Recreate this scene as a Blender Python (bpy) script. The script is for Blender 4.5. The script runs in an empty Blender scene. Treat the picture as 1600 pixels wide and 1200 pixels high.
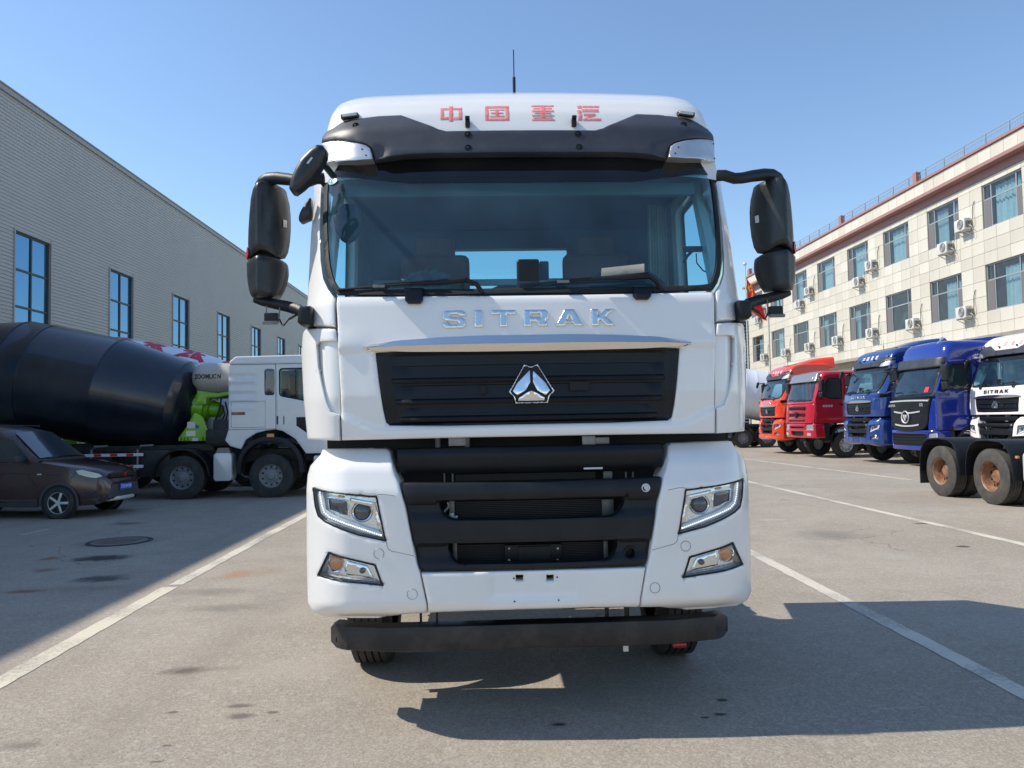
import bpy, bmesh, math, random
import numpy as np
from mathutils import Vector, Matrix
from mathutils.geometry import delaunay_2d_cdt
random.seed(7)
S = bpy.context.scene
COL = S.collection
R = math.radians
PI = math.pi

# ------------------------------------------------------------------ camera
CAM_H = 1.75
FPX = 1200.0
YAW, PITCH, ROLL = 0.03473, 0.04749, 0.01856
cy_, sy_, cp_, sp_ = math.cos(YAW), math.sin(YAW), math.cos(PITCH), math.sin(PITCH)
FW = Vector((sy_*cp_, cy_*cp_, sp_)); R0 = Vector((cy_, -sy_, 0)); U0v = R0.cross(FW)
RT = R0*math.cos(ROLL) - U0v*math.sin(ROLL)
UP = U0v*math.cos(ROLL) + R0*math.sin(ROLL)
cam = bpy.data.cameras.new('camera'); camo = bpy.data.objects.new('camera', cam); COL.objects.link(camo)
cam.sensor_width = 36; cam.lens = 36*FPX/1600; cam.clip_end = 2000; cam.clip_start = .05
mm = Matrix(((RT.x, UP.x, -FW.x, 0), (RT.y, UP.y, -FW.y, 0), (RT.z, UP.z, -FW.z, CAM_H), (0, 0, 0, 1)))
camo.matrix_world = mm
S.camera = camo

# ------------------------------------------------------------------ light
SUNV = Vector((.90, -.055, -1.0)).normalized()          # direction the light travels
w = bpy.data.worlds.new('World'); S.world = w; w.use_nodes = True
nt = w.node_tree; nt.nodes.clear()
sky = nt.nodes.new('ShaderNodeTexSky'); sky.sky_type = 'NISHITA'; sky.sun_disc = False
d = -SUNV
sky.sun_elevation = math.asin(d.z)
sky.sun_rotation = math.atan2(d.x, d.y)
sky.altitude = 0; sky.air_density = 1.15; sky.dust_density = .2; sky.ozone_density = 4.0
bg = nt.nodes.new('ShaderNodeBackground'); bg.inputs[1].default_value = .15
wo = nt.nodes.new('ShaderNodeOutputWorld')
nt.links.new(sky.outputs[0], bg.inputs[0]); nt.links.new(bg.outputs[0], wo.inputs[0])
sun = bpy.data.lights.new('sun', 'SUN'); sun.energy = 4.0; sun.angle = R(.5); sun.color = (1, .92, .80)
suno = bpy.data.objects.new('sun', sun); COL.objects.link(suno)
suno.rotation_euler = SUNV.to_track_quat('-Z', 'Y').to_euler()
S.view_settings.view_transform = 'Standard'; S.view_settings.look = 'None'
S.view_settings.gamma = 1; S.view_settings.use_curve_mapping = False
S.view_settings.exposure = .32

# ------------------------------------------------------------------ helpers
def ray(px, py):
    return FW + RT*((px-800)/FPX) - UP*((py-600)/FPX)
def at(px, py, Y):
    d = ray(px, py); t = Y/d.y
    return d.x*t, CAM_H + d.z*t
def atX(px, py, X):
    d = ray(px, py); t = X/d.x
    return d.y*t, CAM_H + d.z*t
def gnd(px, py):
    d = ray(px, py); t = -CAM_H/d.z
    return d.x*t, d.y*t

def link(o, parent=None):
    COL.objects.link(o)
    if parent is not None: o.parent = parent
    return o
def tag(o, label=None, cat=None, group=None, kind=None):
    if label: o['label'] = label
    if cat: o['category'] = cat
    if group: o['group'] = group
    if kind: o['kind'] = kind
    return o
def empty(name, loc=(0, 0, 0), rz=0, parent=None):
    o = bpy.data.objects.new(name, None); o.location = loc; o.rotation_euler = (0, 0, rz)
    o.empty_display_size = .2
    return link(o, parent)
def copy_tree(o, parent=None, swap=None, mirror=False, skip=()):
    c = o.copy(); COL.objects.link(c); c.parent = parent
    if swap and o.type == 'MESH':
        for i, sl in enumerate(o.material_slots):
            m = sl.material
            if m and m.name in swap:
                c.material_slots[i].link = 'OBJECT'; c.material_slots[i].material = swap[m.name]
    for ch in list(o.children):
        if ch.name.split('.')[0] in skip: continue
        copy_tree(ch, c, swap, skip=skip)
    return c

def smooth_mesh(me, ang=35):
    me.shade_smooth()
    me.set_sharp_from_angle(angle=R(ang))

class G:
    """collects simple shapes into one mesh"""
    def __init__(s): s.v = []; s.f = []; s.mi = []; s.cm = 0
    def add(s, vs, fs):
        o = len(s.v); s.v += [tuple(v) for v in vs]
        for f in fs: s.f.append(tuple(i+o for i in f)); s.mi.append(s.cm)
        return s
    def box(s, c, sz, rot=None):
        x, y, z = sz[0]/2, sz[1]/2, sz[2]/2
        vs = [Vector((a*x, b*y, e*z)) for a in (-1, 1) for b in (-1, 1) for e in (-1, 1)]
        if rot is not None: vs = [rot @ v for v in vs]
        c = Vector(c); vs = [v+c for v in vs]
        return s.add(vs, [(0, 1, 3, 2), (4, 6, 7, 5), (0, 4, 5, 1), (2, 3, 7, 6), (0, 2, 6, 4), (1, 5, 7, 3)])
    def bb(s, x0, x1, y0, y1, z0, z1):
        return s.box(((x0+x1)/2, (y0+y1)/2, (z0+z1)/2), (abs(x1-x0), abs(y1-y0), abs(z1-z0)))
    def lathe(s, prof, p, axis, n=24, cap=True):
        """prof: list of (distance along axis, radius)"""
        a = Vector(axis).normalized(); p = Vector(p)
        b = a.orthogonal().normalized(); c = a.cross(b)
        vs = []; fs = []
        for (t, r) in prof:
            for k in range(n):
                an = 2*PI*k/n
                vs.append(p + a*t + (b*math.cos(an)+c*math.sin(an))*r)
        m = len(prof)
        for i in range(m-1):
            for k in range(n):
                k2 = (k+1) % n
                fs.append((i*n+k, i*n+k2, (i+1)*n+k2, (i+1)*n+k))
        if cap:
            if prof[0][1] > 1e-4: fs.append(tuple(range(n-1, -1, -1)))
            if prof[-1][1] > 1e-4: fs.append(tuple((m-1)*n+k for k in range(n)))
        return s.add(vs, fs)
    def cyl(s, p0, p1, r, n=14, r2=None):
        p0 = Vector(p0); p1 = Vector(p1)
        return s.lathe([(0, r), ((p1-p0).length, r if r2 is None else r2)], p0, p1-p0, n)
    def tube(s, pts, r, n=10, flat=1.0, closed=False):
        pts = [Vector(p) for p in pts]; m = len(pts)
        up = Vector((0, 0, 1)); vs = []; fs = []
        for i, p in enumerate(pts):
            t = (pts[min(i+1, m-1)] - pts[max(i-1, 0)])
            if t.length < 1e-9: t = Vector((0, 0, 1))
            t.normalize()
            u = up if abs(t.dot(up)) < .95 else Vector((0, 1, 0))
            b = t.cross(u).normalized(); c = b.cross(t)
            rr = r[i] if isinstance(r, (list, tuple)) else r
            for k in range(n):
                an = 2*PI*k/n
                vs.append(p + b*math.cos(an)*rr*flat + c*math.sin(an)*rr)
        for i in range(m-1):
            for k in range(n):
                k2 = (k+1) % n
                fs.append((i*n+k, i*n+k2, (i+1)*n+k2, (i+1)*n+k))
        fs.append(tuple(range(n-1, -1, -1))); fs.append(tuple((m-1)*n+k for k in range(n)))
        return s.add(vs, fs)
    def prism(s, poly, d0, d1, mp):
        """poly (a,b); mp(a,b,d)->xyz"""
        n = len(poly)
        vs = [mp(a, b, d0) for a, b in poly] + [mp(a, b, d1) for a, b in poly]
        fs = [tuple(range(n)), tuple(range(2*n-1, n-1, -1))]
        for i in range(n):
            j = (i+1) % n; fs.append((i, i+n, j+n, j))
        return s.add(vs, fs)
    def grid(s, rows, closed=False):
        n = len(rows[0]); vs = [p for r in rows for p in r]; fs = []
        for i in range(len(rows)-1):
            for k in range(n-1 if not closed else n):
                k2 = (k+1) % n
                fs.append((i*n+k, i*n+k2, (i+1)*n+k2, (i+1)*n+k))
        return s.add(vs, fs)
    def mesh(s, name, mats, bevel=0, seg=2, ang=35, recalc=True, flat=False):
        me = bpy.data.meshes.new(name); me.from_pydata(s.v, [], s.f)
        if not isinstance(mats, (list, tuple)): mats = [mats]
        for m in mats: me.materials.append(m)
        me.polygons.foreach_set('material_index', s.mi)
        if bevel or recalc:
            bm = bmesh.new(); bm.from_mesh(me)
            if recalc: bmesh.ops.recalc_face_normals(bm, faces=bm.faces)
            if bevel:
                es = [e for e in bm.edges if len(e.link_faces) == 2 and e.calc_face_angle(0) > R(32)]
                bmesh.ops.bevel(bm, geom=es, offset=bevel, segments=seg, affect='EDGES', profile=.6, clamp_overlap=True)
            bm.to_mesh(me); bm.free()
        if not flat: smooth_mesh(me, ang)
        return me
    def build(s, name, mats, parent=None, **kw):
        me = s.mesh(name, mats, **kw)
        return link(bpy.data.objects.new(name, me), parent)

def mxz(a, b, d): return (a, d, b)
def dens(poly, res):
    out = []
    n = len(poly)
    for i in range(n):
        a = poly[i]; b = poly[(i+1) % n]
        L = math.hypot(b[0]-a[0], b[1]-a[1]); k = max(1, int(round(L/res)))
        for j in range(k):
            t = j/k; out.append((a[0]+(b[0]-a[0])*t, a[1]+(b[1]-a[1])*t))
    return out
def chaikin(poly, n=2, keep=40, closed=True):
    """round the soft corners of a polygon, keep those sharper than `keep` degrees"""
    for _ in range(n):
        out = []; m = len(poly)
        for i in range(m):
            p0, p1, p2 = poly[i-1], poly[i], poly[(i+1) % m]
            a1 = math.atan2(p1[1]-p0[1], p1[0]-p0[0]); a2 = math.atan2(p2[1]-p1[1], p2[0]-p1[0])
            da = abs((a2-a1+PI) % (2*PI)-PI)
            if da < R(3) or da > R(keep): out.append(p1); continue
            out.append((p1[0]*.75+p0[0]*.25, p1[1]*.75+p0[1]*.25))
            out.append((p1[0]*.75+p2[0]*.25, p1[1]*.75+p2[1]*.25))
        poly = out
    return poly
def roundc(poly, r, seg=4):
    """fillet every corner"""
    out = []; m = len(poly)
    for i in range(m):
        p0, p1, p2 = Vector(poly[i-1]), Vector(poly[i]), Vector(poly[(i+1) % m])
        d0 = p0-p1; d1 = p2-p1
        rr = r[i] if isinstance(r, (list, tuple)) else r
        k = min(rr, d0.length*.45, d1.length*.45)
        a = p1+d0.normalized()*k; b = p1+d1.normalized()*k
        for j in range(seg+1):
            t = j/seg; q = a*(1-t)**2+p1*2*t*(1-t)+b*t*t
            out.append((q.x, q.y))
    return out
def area(p): return sum(p[i-1][0]*p[i][1]-p[i][0]*p[i-1][1] for i in range(len(p)))/2
def inside(pts, poly):
    x = pts[:, 0]; y = pts[:, 1]; c = np.zeros(len(pts), bool); n = len(poly)
    for i in range(n):
        x1, y1 = poly[i-1]; x2, y2 = poly[i]
        if y1 == y2: continue
        m = ((y1 > y) != (y2 > y)) & (x < (x2-x1)*(y-y1)/(y2-y1)+x1)
        c ^= m
    return c
def bdist(pts, polys):
    best = np.full(len(pts), 1e9)
    for poly in polys:
        P = np.array(poly); Q = np.roll(P, -1, 0)
        for a, b in zip(P, Q):
            ab = b-a; L = (ab**2).sum()
            if L < 1e-14: continue
            t = np.clip(((pts-a)@ab)/L, 0, 1)
            dd = np.hypot(pts[:, 0]-a[0]-t*ab[0], pts[:, 1]-a[1]-t*ab[1])
            best = np.minimum(best, dd)
    return best
def offs(poly, dd):
    out = []; n = len(poly); sg = 1 if area(poly) > 0 else -1
    for i in range(n):
        p0, p1, p2 = Vector(poly[i-1]), Vector(poly[i]), Vector(poly[(i+1) % n])
        e0 = (p1-p0); e1 = (p2-p1)
        if e0.length < 1e-9 or e1.length < 1e-9: continue
        e0.normalize(); e1.normalize()
        nn = Vector((-e0.y-e1.y, e0.x+e1.x))
        if nn.length < 1e-6: continue
        nn.normalize(); c = max(.5, nn.dot(Vector((-e0.y, e0.x))))
        out.append((p1.x+nn.x*dd*sg/c, p1.y+nn.y*dd*sg/c))
    return out
def panel(name, mat, outline, F, parent=None, th=.02, rnd=.008, holes=(), res=.06, mp=mxz, ang=40, bulge=None, hole_th=None, flip=False, g=None, back=False):
    """a skin in the (a,b) plane displaced by F(a,b), with a rounded rim and returned edges"""
    if area(outline) < 0: outline = outline[::-1]
    B = [dens(outline, res)] + [dens(h if area(h) < 0 else h[::-1], res) for h in holes]
    pts = []; edges = []
    for b in B:
        o = len(pts); pts += b
        edges += [(o+i, o+(i+1) % len(b)) for i in range(len(b))]
    nb = len(pts)
    cand = []
    for d_ in ((.12*rnd, .35*rnd, rnd) if rnd > .02 else (.3*rnd, rnd)):
        for q, b in enumerate(B):
            r_ = [(x, y) for x, y in offs(b, d_ if q == 0 else -d_)]
            if not r_: continue
            A = np.array(r_); ok = inside(A, B[0])
            for h in B[1:]: ok &= ~inside(A, h)
            ok &= bdist(A, B) > d_*.8
            cand += [tuple(p) for p in A[ok]]
    xs = [p[0] for p in B[0]]; ys = [p[1] for p in B[0]]
    gx = np.arange(min(xs), max(xs)+res, res); gy = np.arange(min(ys), max(ys)+res, res)
    A = np.array([(x+(res/2 if j % 2 else 0), y) for j, y in enumerate(gy) for x in gx])
    ok = inside(A, B[0])
    for h in B[1:]: ok &= ~inside(A, h)
    if ok.any():
        A = A[ok]; A = A[bdist(A, B) > max(rnd*1.15, res*.35)]
        cand += [tuple(p) for p in A]
    pts += cand
    v2, _, fc, _, _, _ = delaunay_2d_cdt([Vector(p) for p in pts], edges, [], 0, 1e-6)
    V = np.array([(v.x, v.y) for v in v2])
    fa = np.array([f for f in fc if len(f) == 3])
    cen = V[fa].mean(1); ok = inside(cen, B[0])
    for h in B[1:]: ok &= ~inside(cen, h)
    fa = fa[ok]
    D = bdist(V, B)
    vs = []
    for (a, b), dd in zip(V, D):
        e = 0
        if dd < rnd: e = rnd*(1-math.sqrt(max(0, 1-(1-dd/rnd)**2)))
        if bulge: e -= bulge(a, b, dd)
        vs.append((a, b, F(a, b)+e))
    # returned edges
    ec = {}
    for t in fa:
        for i in range(3):
            k = (int(t[i]), int(t[(i+1) % 3])); ec[k] = 1
    bd = [k for k in ec if (k[1], k[0]) not in ec]
    idx = {}; faces = [tuple(int(i) for i in t) for t in fa]
    for (i, j) in bd:
        for q in (i, j):
            if q not in idx:
                idx[q] = len(vs); a, b, dd = vs[q]
                vs.append((a, b, dd+th))
        faces.append((j, i, idx[i], idx[j]))
    if back:
        o = len(vs); n0 = len(V)
        mpk = {}
        for q in range(n0):
            if q in idx: mpk[q] = idx[q]
            else:
                mpk[q] = len(vs); a, b, dd = vs[q]; vs.append((a, b, F(a, b)+th))
        for t in fa: faces.append((mpk[int(t[2])], mpk[int(t[1])], mpk[int(t[0])]))
    if flip: faces = [f[::-1] for f in faces]
    P3 = [mp(a, b, dd) for a, b, dd in vs]
    if g is not None: g.add(P3, faces); return g
    me = bpy.data.meshes.new(name); me.from_pydata(P3, [], faces)
    me.materials.append(mat); me.update(); smooth_mesh(me, ang)
    return link(bpy.data.objects.new(name, me), parent)
def interp(x, tab):
    if x <= tab[0][0]: return tab[0][1]
    for (a, b), (c, dd) in zip(tab, tab[1:]):
        if x <= c: return b+(dd-b)*(x-a)/(c-a)
    return tab[-1][1]
def sst(x, a, b):
    t = min(1, max(0, (x-a)/(b-a))); return t*t*(3-2*t)

# ------------------------------------------------------------------ materials
MATS = {}
def nodes(m):
    m.use_nodes = True; return m.node_tree.nodes, m.node_tree.links
def mat(name, col, rough=.5, metal=0, coat=0, var=0, vscale=3, bump=0, bscale=200, spec=.5, rvar=0, emit=None, dirt=None, coord='Object', sheen=0):
    m = bpy.data.materials.new(name); N, L = nodes(m); b = N['Principled BSDF']
    b.inputs['Base Color'].default_value = (*col, 1); b.inputs['Roughness'].default_value = rough
    b.inputs['Metallic'].default_value = metal; b.inputs['Specular IOR Level'].default_value = spec
    b.inputs['Coat Weight'].default_value = coat; b.inputs['Coat Roughness'].default_value = .05
    tc = N.new('ShaderNodeTexCoord')
    if var or rvar:
        n = N.new('ShaderNodeTexNoise'); n.inputs['Scale'].default_value = vscale; n.inputs['Detail'].default_value = 6; n.inputs['Roughness'].default_value = .65
        L.new(tc.outputs[coord], n.inputs[0])
        if var:
            mr = N.new('ShaderNodeMapRange'); mr.inputs[1].default_value = .3; mr.inputs[2].default_value = .7
            mr.inputs[3].default_value = 1-var; mr.inputs[4].default_value = 1+var*.5; L.new(n.outputs[0], mr.inputs[0])
            mx = N.new('ShaderNodeMix'); mx.data_type = 'RGBA'; mx.blend_type = 'MULTIPLY'; mx.inputs[0].default_value = 1
            mx.inputs[6].default_value = (*col, 1); L.new(mr.outputs[0], mx.inputs[7]); L.new(mx.outputs[2], b.inputs['Base Color'])
        if rvar:
            mr = N.new('ShaderNodeMapRange'); mr.inputs[1].default_value = .3; mr.inputs[2].default_value = .7
            mr.inputs[3].default_value = max(.02, rough-rvar); mr.inputs[4].default_value = rough+rvar; L.new(n.outputs[0], mr.inputs[0]); L.new(mr.outputs[0], b.inputs['Roughness'])
    if dirt:
        src = b.inputs['Base Color'].links[0].from_socket if b.inputs['Base Color'].links else None
        n = N.new('ShaderNodeTexNoise'); n.inputs['Scale'].default_value = dirt[1]; n.inputs['Detail'].default_value = 8; n.inputs['Roughness'].default_value = .7
        L.new(tc.outputs[coord], n.inputs[0])
        mr = N.new('ShaderNodeMapRange'); mr.inputs[1].default_value = .45; mr.inputs[2].default_value = .75; mr.inputs[4].default_value = dirt[2]
        L.new(n.outputs[0], mr.inputs[0])
        mx = N.new('ShaderNodeMix'); mx.data_type = 'RGBA'; L.new(mr.outputs[0], mx.inputs[0])
        mx.inputs[6].default_value = (*col, 1); mx.inputs[7].default_value = (*dirt[0], 1)
        if src: L.new(src, mx.inputs[6])
        L.new(mx.outputs[2], b.inputs['Base Color'])
    if bump:
        n = N.new('ShaderNodeTexNoise'); n.inputs['Scale'].default_value = bscale; n.inputs['Detail'].default_value = 3
        L.new(tc.outputs[coord], n.inputs[0])
        bp = N.new('ShaderNodeBump'); bp.inputs['Strength'].default_value = bump; bp.inputs['Distance'].default_value = .002
        L.new(n.outputs[0], bp.inputs['Height']); L.new(bp.outputs[0], b.inputs['Normal'])
    if emit:
        b.inputs['Emission Color'].default_value = (*emit[0], 1); b.inputs['Emission Strength'].default_value = emit[1]
    MATS[name] = m
    return m
def glass(name, tint, refl=1.0, rough=.01, ior=1.5, dust_or_veil=0, veil_col=(.5, .5, .48)):
    m = bpy.data.materials.new(name); N, L = nodes(m); N.clear()
    o = N.new('ShaderNodeOutputMaterial'); t = N.new('ShaderNodeBsdfTransparent'); t.inputs[0].default_value = (*tint, 1)
    g = N.new('ShaderNodeBsdfGlossy'); g.inputs['Roughness'].default_value = rough; g.inputs[0].default_value = (refl, refl, refl, 1)
    f = N.new('ShaderNodeFresnel'); f.inputs[0].default_value = ior
    geo = N.new('ShaderNodeNewGeometry')
    inv = N.new('ShaderNodeMath'); inv.operation = 'SUBTRACT'; inv.inputs[0].default_value = 1; L.new(geo.outputs['Backfacing'], inv.inputs[1])
    mu = N.new('ShaderNodeMath'); mu.operation = 'MULTIPLY'; L.new(f.outputs[0], mu.inputs[0]); L.new(inv.outputs[0], mu.inputs[1])
    mx = N.new('ShaderNodeMixShader'); L.new(mu.outputs[0], mx.inputs[0]); L.new(t.outputs[0], mx.inputs[1]); L.new(g.outputs[0], mx.inputs[2])
    out = mx
    if dust_or_veil:
        df = N.new('ShaderNodeBsdfDiffuse'); df.inputs[0].default_value = (*veil_col, 1)
        tc = N.new('ShaderNodeTexCoord'); n = N.new('ShaderNodeTexNoise'); n.inputs['Scale'].default_value = 3; n.inputs['Detail'].default_value = 8
        L.new(tc.outputs['Object'], n.inputs[0])
        mr = N.new('ShaderNodeMapRange'); mr.inputs[1].default_value = .3; mr.inputs[2].default_value = .8; mr.inputs[3].default_value = dust_or_veil*.4; mr.inputs[4].default_value = dust_or_veil*1.6
        L.new(n.outputs[0], mr.inputs[0])
        m2 = N.new('ShaderNodeMixShader'); L.new(mr.outputs[0], m2.inputs[0]); L.new(mx.outputs[0], m2.inputs[1]); L.new(df.outputs[0], m2.inputs[2]); out = m2
    L.new(out.outputs[0], o.inputs[0]); MATS[name] = m
    return m

WHITE = mat('white_paint', (.83, .82, .80), .22, coat=.6, var=.03, vscale=1.5, dirt=((.55, .52, .47), 2.5, .10))
BLACKP = mat('black_plastic', (.010, .012, .016), .42, bump=.25, bscale=900, var=.25, vscale=4, spec=.32, dirt=((.10, .095, .09), 5, .10))
BLACKG = mat('grille_black', (.007, .009, .013), .38, var=.2, vscale=3, spec=.30, dirt=((.08, .08, .08), 4, .07))
VISOR = mat('visor_charcoal', (.038, .042, .054), .45, var=.15, vscale=2, bump=.15, bscale=700, dirt=((.16, .15, .15), 3, .25))
MIRH = mat('mirror_housing', (.014, .017, .020), .33, var=.2, vscale=6, bump=.1, bscale=900, dirt=((.12, .12, .11), 9, .2))
DARK = mat('dark_inner', (.006, .007, .009), .7)
RUBBER = mat('rubber', (.030, .030, .031), .75, var=.3, vscale=9, bump=.4, bscale=150, dirt=((.14, .12, .10), 6, .35))
TYRES = mat('dusty_tyre', (.060, .057, .054), .8, var=.3, vscale=9, bump=.4, bscale=120, dirt=((.17, .145, .12), 5, .4))
LETC = mat('satin_chrome', (.84, .80, .74), .14, metal=1, rvar=.05, vscale=9)
CHROME = mat('chrome', (.82, .83, .85), .06, metal=1, rvar=.04, vscale=5)
BRUSH = mat('silver_panel', (.66, .66, .65), .32, metal=.75, var=.06, vscale=12, bump=.08, bscale=400)
SILVERP = mat('silver_plastic', (.62, .63, .64), .3, metal=.2, coat=.3)
GREYM = mat('grey_metal', (.22, .22, .22), .45, metal=.6, var=.3, vscale=8)
CHASSIS = mat('chassis_black', (.016, .017, .019), .55, var=.3, vscale=6, dirt=((.12, .10, .08), 5, .3))
BARP = mat('scuffed_bar', (.012, .013, .017), .42, var=.3, vscale=5, bump=.3, bscale=120, dirt=((.14, .12, .11), 6, .28))
RUST = mat('rusty_wheel', (.26, .12, .06), .55, metal=.2, var=.3, vscale=12, dirt=((.45, .36, .27), 6, .6))
RADI = mat('radiator_fins', (.035, .036, .04), .5, metal=.6)
ORANGE = mat('amber_lens', (.62, .24, .10), .12, coat=1)
REDL = mat('red_lens', (.55, .02, .02), .15, coat=1)
LEDW = mat('led_white', (.86, .88, .92), .2, coat=1, emit=((.9, .95, 1), .8))
LENSD = mat('projector_glass', (.06, .07, .09), .04, metal=.4, coat=1)
REFL = mat('reflector_chrome', (.88, .89, .90), .24, metal=.75, bump=.6, bscale=60, rvar=.08, vscale=30)
DECALR = mat('faded_red_decal', (.84, .22, .20), .5, var=.12, vscale=60, dirt=((.88, .70, .68), 45, .55))
REDP = mat('red_orange_paint', (.80, .055, .012), .2, coat=.7, var=.04, vscale=2)
CRIM = mat('crimson_paint', (.48, .012, .030), .22, coat=.7, var=.06, vscale=2)
BLUEP = mat('blue_paint', (.018, .052, .22), .2, coat=.8, var=.05, vscale=2)
BLUE2 = mat('ultramarine_paint', (.007, .026, .26), .18, coat=.9, var=.05, vscale=2)
WIND = glass('windshield_glass', (.46, .76, .84), ior=1.62, dust_or_veil=.055, veil_col=(.20, .42, .62))  # bluish diffuse veil stands in for sky reflected in the windshield
CLEAR = glass('clear_lens', (.93, .95, .96), ior=1.45)
SIDEG = glass('side_glass', (.75, .90, .90), ior=1.5, dust_or_veil=.02)
INTB = mat('interior_dark', (.035, .042, .050), .7)
INTG = mat('interior_grey', (.24, .25, .26), .7)
INTBR = mat('interior_seat', (.26, .105, .070), .75, var=.2, vscale=6)
PLASTW = mat('wrap_film', (.30, .30, .30), .25, var=.3, vscale=12)
CURT = mat('curtain_beige', (.45, .40, .33), .8, var=.1, vscale=20)
PAPER = mat('paper_white', (.80, .82, .78), .7)
BLKPRT = mat('print_black', (.02, .02, .02), .6)
# ================================================================== ground
def ground_mat():
    m = bpy.data.materials.new('asphalt'); N, L = nodes(m); b = N['Principled BSDF']; b.inputs['Specular IOR Level'].default_value = .25
    tc = N.new('ShaderNodeTexCoord'); P = tc.outputs['Object']
    def noise(sc, det=4, ro=.6, dist=0):
        n = N.new('ShaderNodeTexNoise'); n.inputs['Scale'].default_value = sc; n.inputs['Detail'].default_value = det; n.inputs['Roughness'].default_value = ro; n.inputs['Distortion'].default_value = dist
        L.new(P, n.inputs[0]); return n.outputs[0]
    def mr(x, a, b_, c, d_):
        n = N.new('ShaderNodeMapRange'); n.interpolation_type = 'SMOOTHSTEP'; L.new(x, n.inputs[0])
        for i, v in enumerate((a, b_, c, d_)): n.inputs[i+1].default_value = v
        return n.outputs[0]
    def mix(f, a, c, mode='MIX'):
        n = N.new('ShaderNodeMix'); n.data_type = 'RGBA'; n.blend_type = mode
        if hasattr(f, 'default_value'): L.new(f, n.inputs[0])
        else: n.inputs[0].default_value = f
        for i, v in ((6, a), (7, c)):
            if isinstance(v, tuple): n.inputs[i].default_value = (*v, 1)
            else: L.new(v, n.inputs[i])
        return n.outputs[2]
    c = mix(mr(noise(.35, 5, .6, .4), .3, .7, 0, 1), (.318, .274, .216), (.378, .336, .274))
    c = mix(mr(noise(1.7, 6, .7), .42, .72, 0, .45), c, (.250, .215, .178))
    # aggregate speckle
    v = N.new('ShaderNodeTexVoronoi'); v.inputs['Scale'].default_value = 95; L.new(P, v.inputs['Vector'])
    sep = N.new('ShaderNodeSeparateColor'); L.new(v.outputs['Color'], sep.inputs[0])
    c = mix(mr(sep.outputs[0], .0, 1, 0, .34), c, mix(mr(sep.outputs[1], .3, .8, 0, 1), (.13, .12, .105), (.56, .52, .46)))
    v2 = N.new('ShaderNodeTexVoronoi'); v2.inputs['Scale'].default_value = 34; L.new(P, v2.inputs['Vector'])
    s2 = N.new('ShaderNodeSeparateColor'); L.new(v2.outputs['Color'], s2.inputs[0])
    c = mix(mr(s2.outputs[0], .86, .97, 0, .30), c, (.48, .45, .41))
    # tyre tracks and worn lanes running along the yard
    mp_ = N.new('ShaderNodeMapping'); mp_.inputs['Scale'].default_value = (1.1, .07, 1); mp_.inputs['Rotation'].default_value = (0, 0, .12); L.new(P, mp_.inputs[0])
    n = N.new('ShaderNodeTexNoise'); n.inputs['Scale'].default_value = 1; n.inputs['Detail'].default_value = 5; L.new(mp_.outputs[0], n.inputs[0])
    c = mix(mr(n.outputs[0], .52, .75, 0, .30), c, (.20, .18, .158))
    mp_ = N.new('ShaderNodeMapping'); mp_.inputs['Scale'].default_value = (.10, 1.6, 1); mp_.inputs['Rotation'].default_value = (0, 0, .18); L.new(P, mp_.inputs[0])
    n = N.new('ShaderNodeTexNoise'); n.inputs['Scale'].default_value = 1; n.inputs['Detail'].default_value = 6; n.inputs['Roughness'].default_value = .7; L.new(mp_.outputs[0], n.inputs[0])
    c = mix(mr(n.outputs[0], .55, .72, 0, .22), c, (.42, .385, .34))
    # hairline cracks
    mp_ = N.new('ShaderNodeMapping'); mp_.inputs['Scale'].default_value = (.30, .30, 1); L.new(P, mp_.inputs[0])
    nn = N.new('ShaderNodeTexNoise'); nn.inputs['Scale'].default_value = 1.5; nn.inputs['Detail'].default_value = 6; L.new(mp_.outputs[0], nn.inputs[0])
    ad = N.new('ShaderNodeVectorMath'); ad.operation = 'ADD'; L.new(mp_.outputs[0], ad.inputs[0]); L.new(nn.outputs[1], ad.inputs[1])
    ve = N.new('ShaderNodeTexVoronoi'); ve.feature = 'DISTANCE_TO_EDGE'; ve.inputs['Scale'].default_value = 1; L.new(ad.outputs[0], ve.inputs['Vector'])
    ck = mr(ve.outputs['Distance'], .0008, .0055, 1, 0)
    gate = mr(noise(.22, 3), .49, .60, 0, .55)
    mu = N.new('ShaderNodeMath'); mu.operation = 'MULTIPLY'; L.new(ck, mu.inputs[0]); L.new(gate, mu.inputs[1])
    c = mix(mu.outputs[0], c, (.07, .062, .055))
    # individual oil spots and rust stains, at their places in the yard
    wob = N.new('ShaderNodeTexNoise'); wob.inputs['Scale'].default_value = 5; wob.inputs['Detail'].default_value = 6; wob.inputs['Roughness'].default_value = .7; L.new(P, wob.inputs[0])
    def stain(px, py, rx, ry, col, st, soft=.75, rot=0):
        x, y = gnd(px, py)
        mp = N.new('ShaderNodeMapping'); mp.vector_type = 'TEXTURE'
        mp.inputs['Location'].default_value = (x, y, 0); mp.inputs['Scale'].default_value = (rx, ry, 100); mp.inputs['Rotation'].default_value = (0, 0, rot)
        L.new(P, mp.inputs[0])
        ln = N.new('ShaderNodeVectorMath'); ln.operation = 'LENGTH'; L.new(mp.outputs[0], ln.inputs[0])
        ma = N.new('ShaderNodeMath'); ma.operation = 'MULTIPLY_ADD'; L.new(wob.outputs[0], ma.inputs[0]); ma.inputs[1].default_value = 1.3; L.new(ln.outputs['Value'], ma.inputs[2])
        return mix(mr(ma.outputs[0], .65+.9*(1-soft), 1.65, st, 0), c, col)
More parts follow.
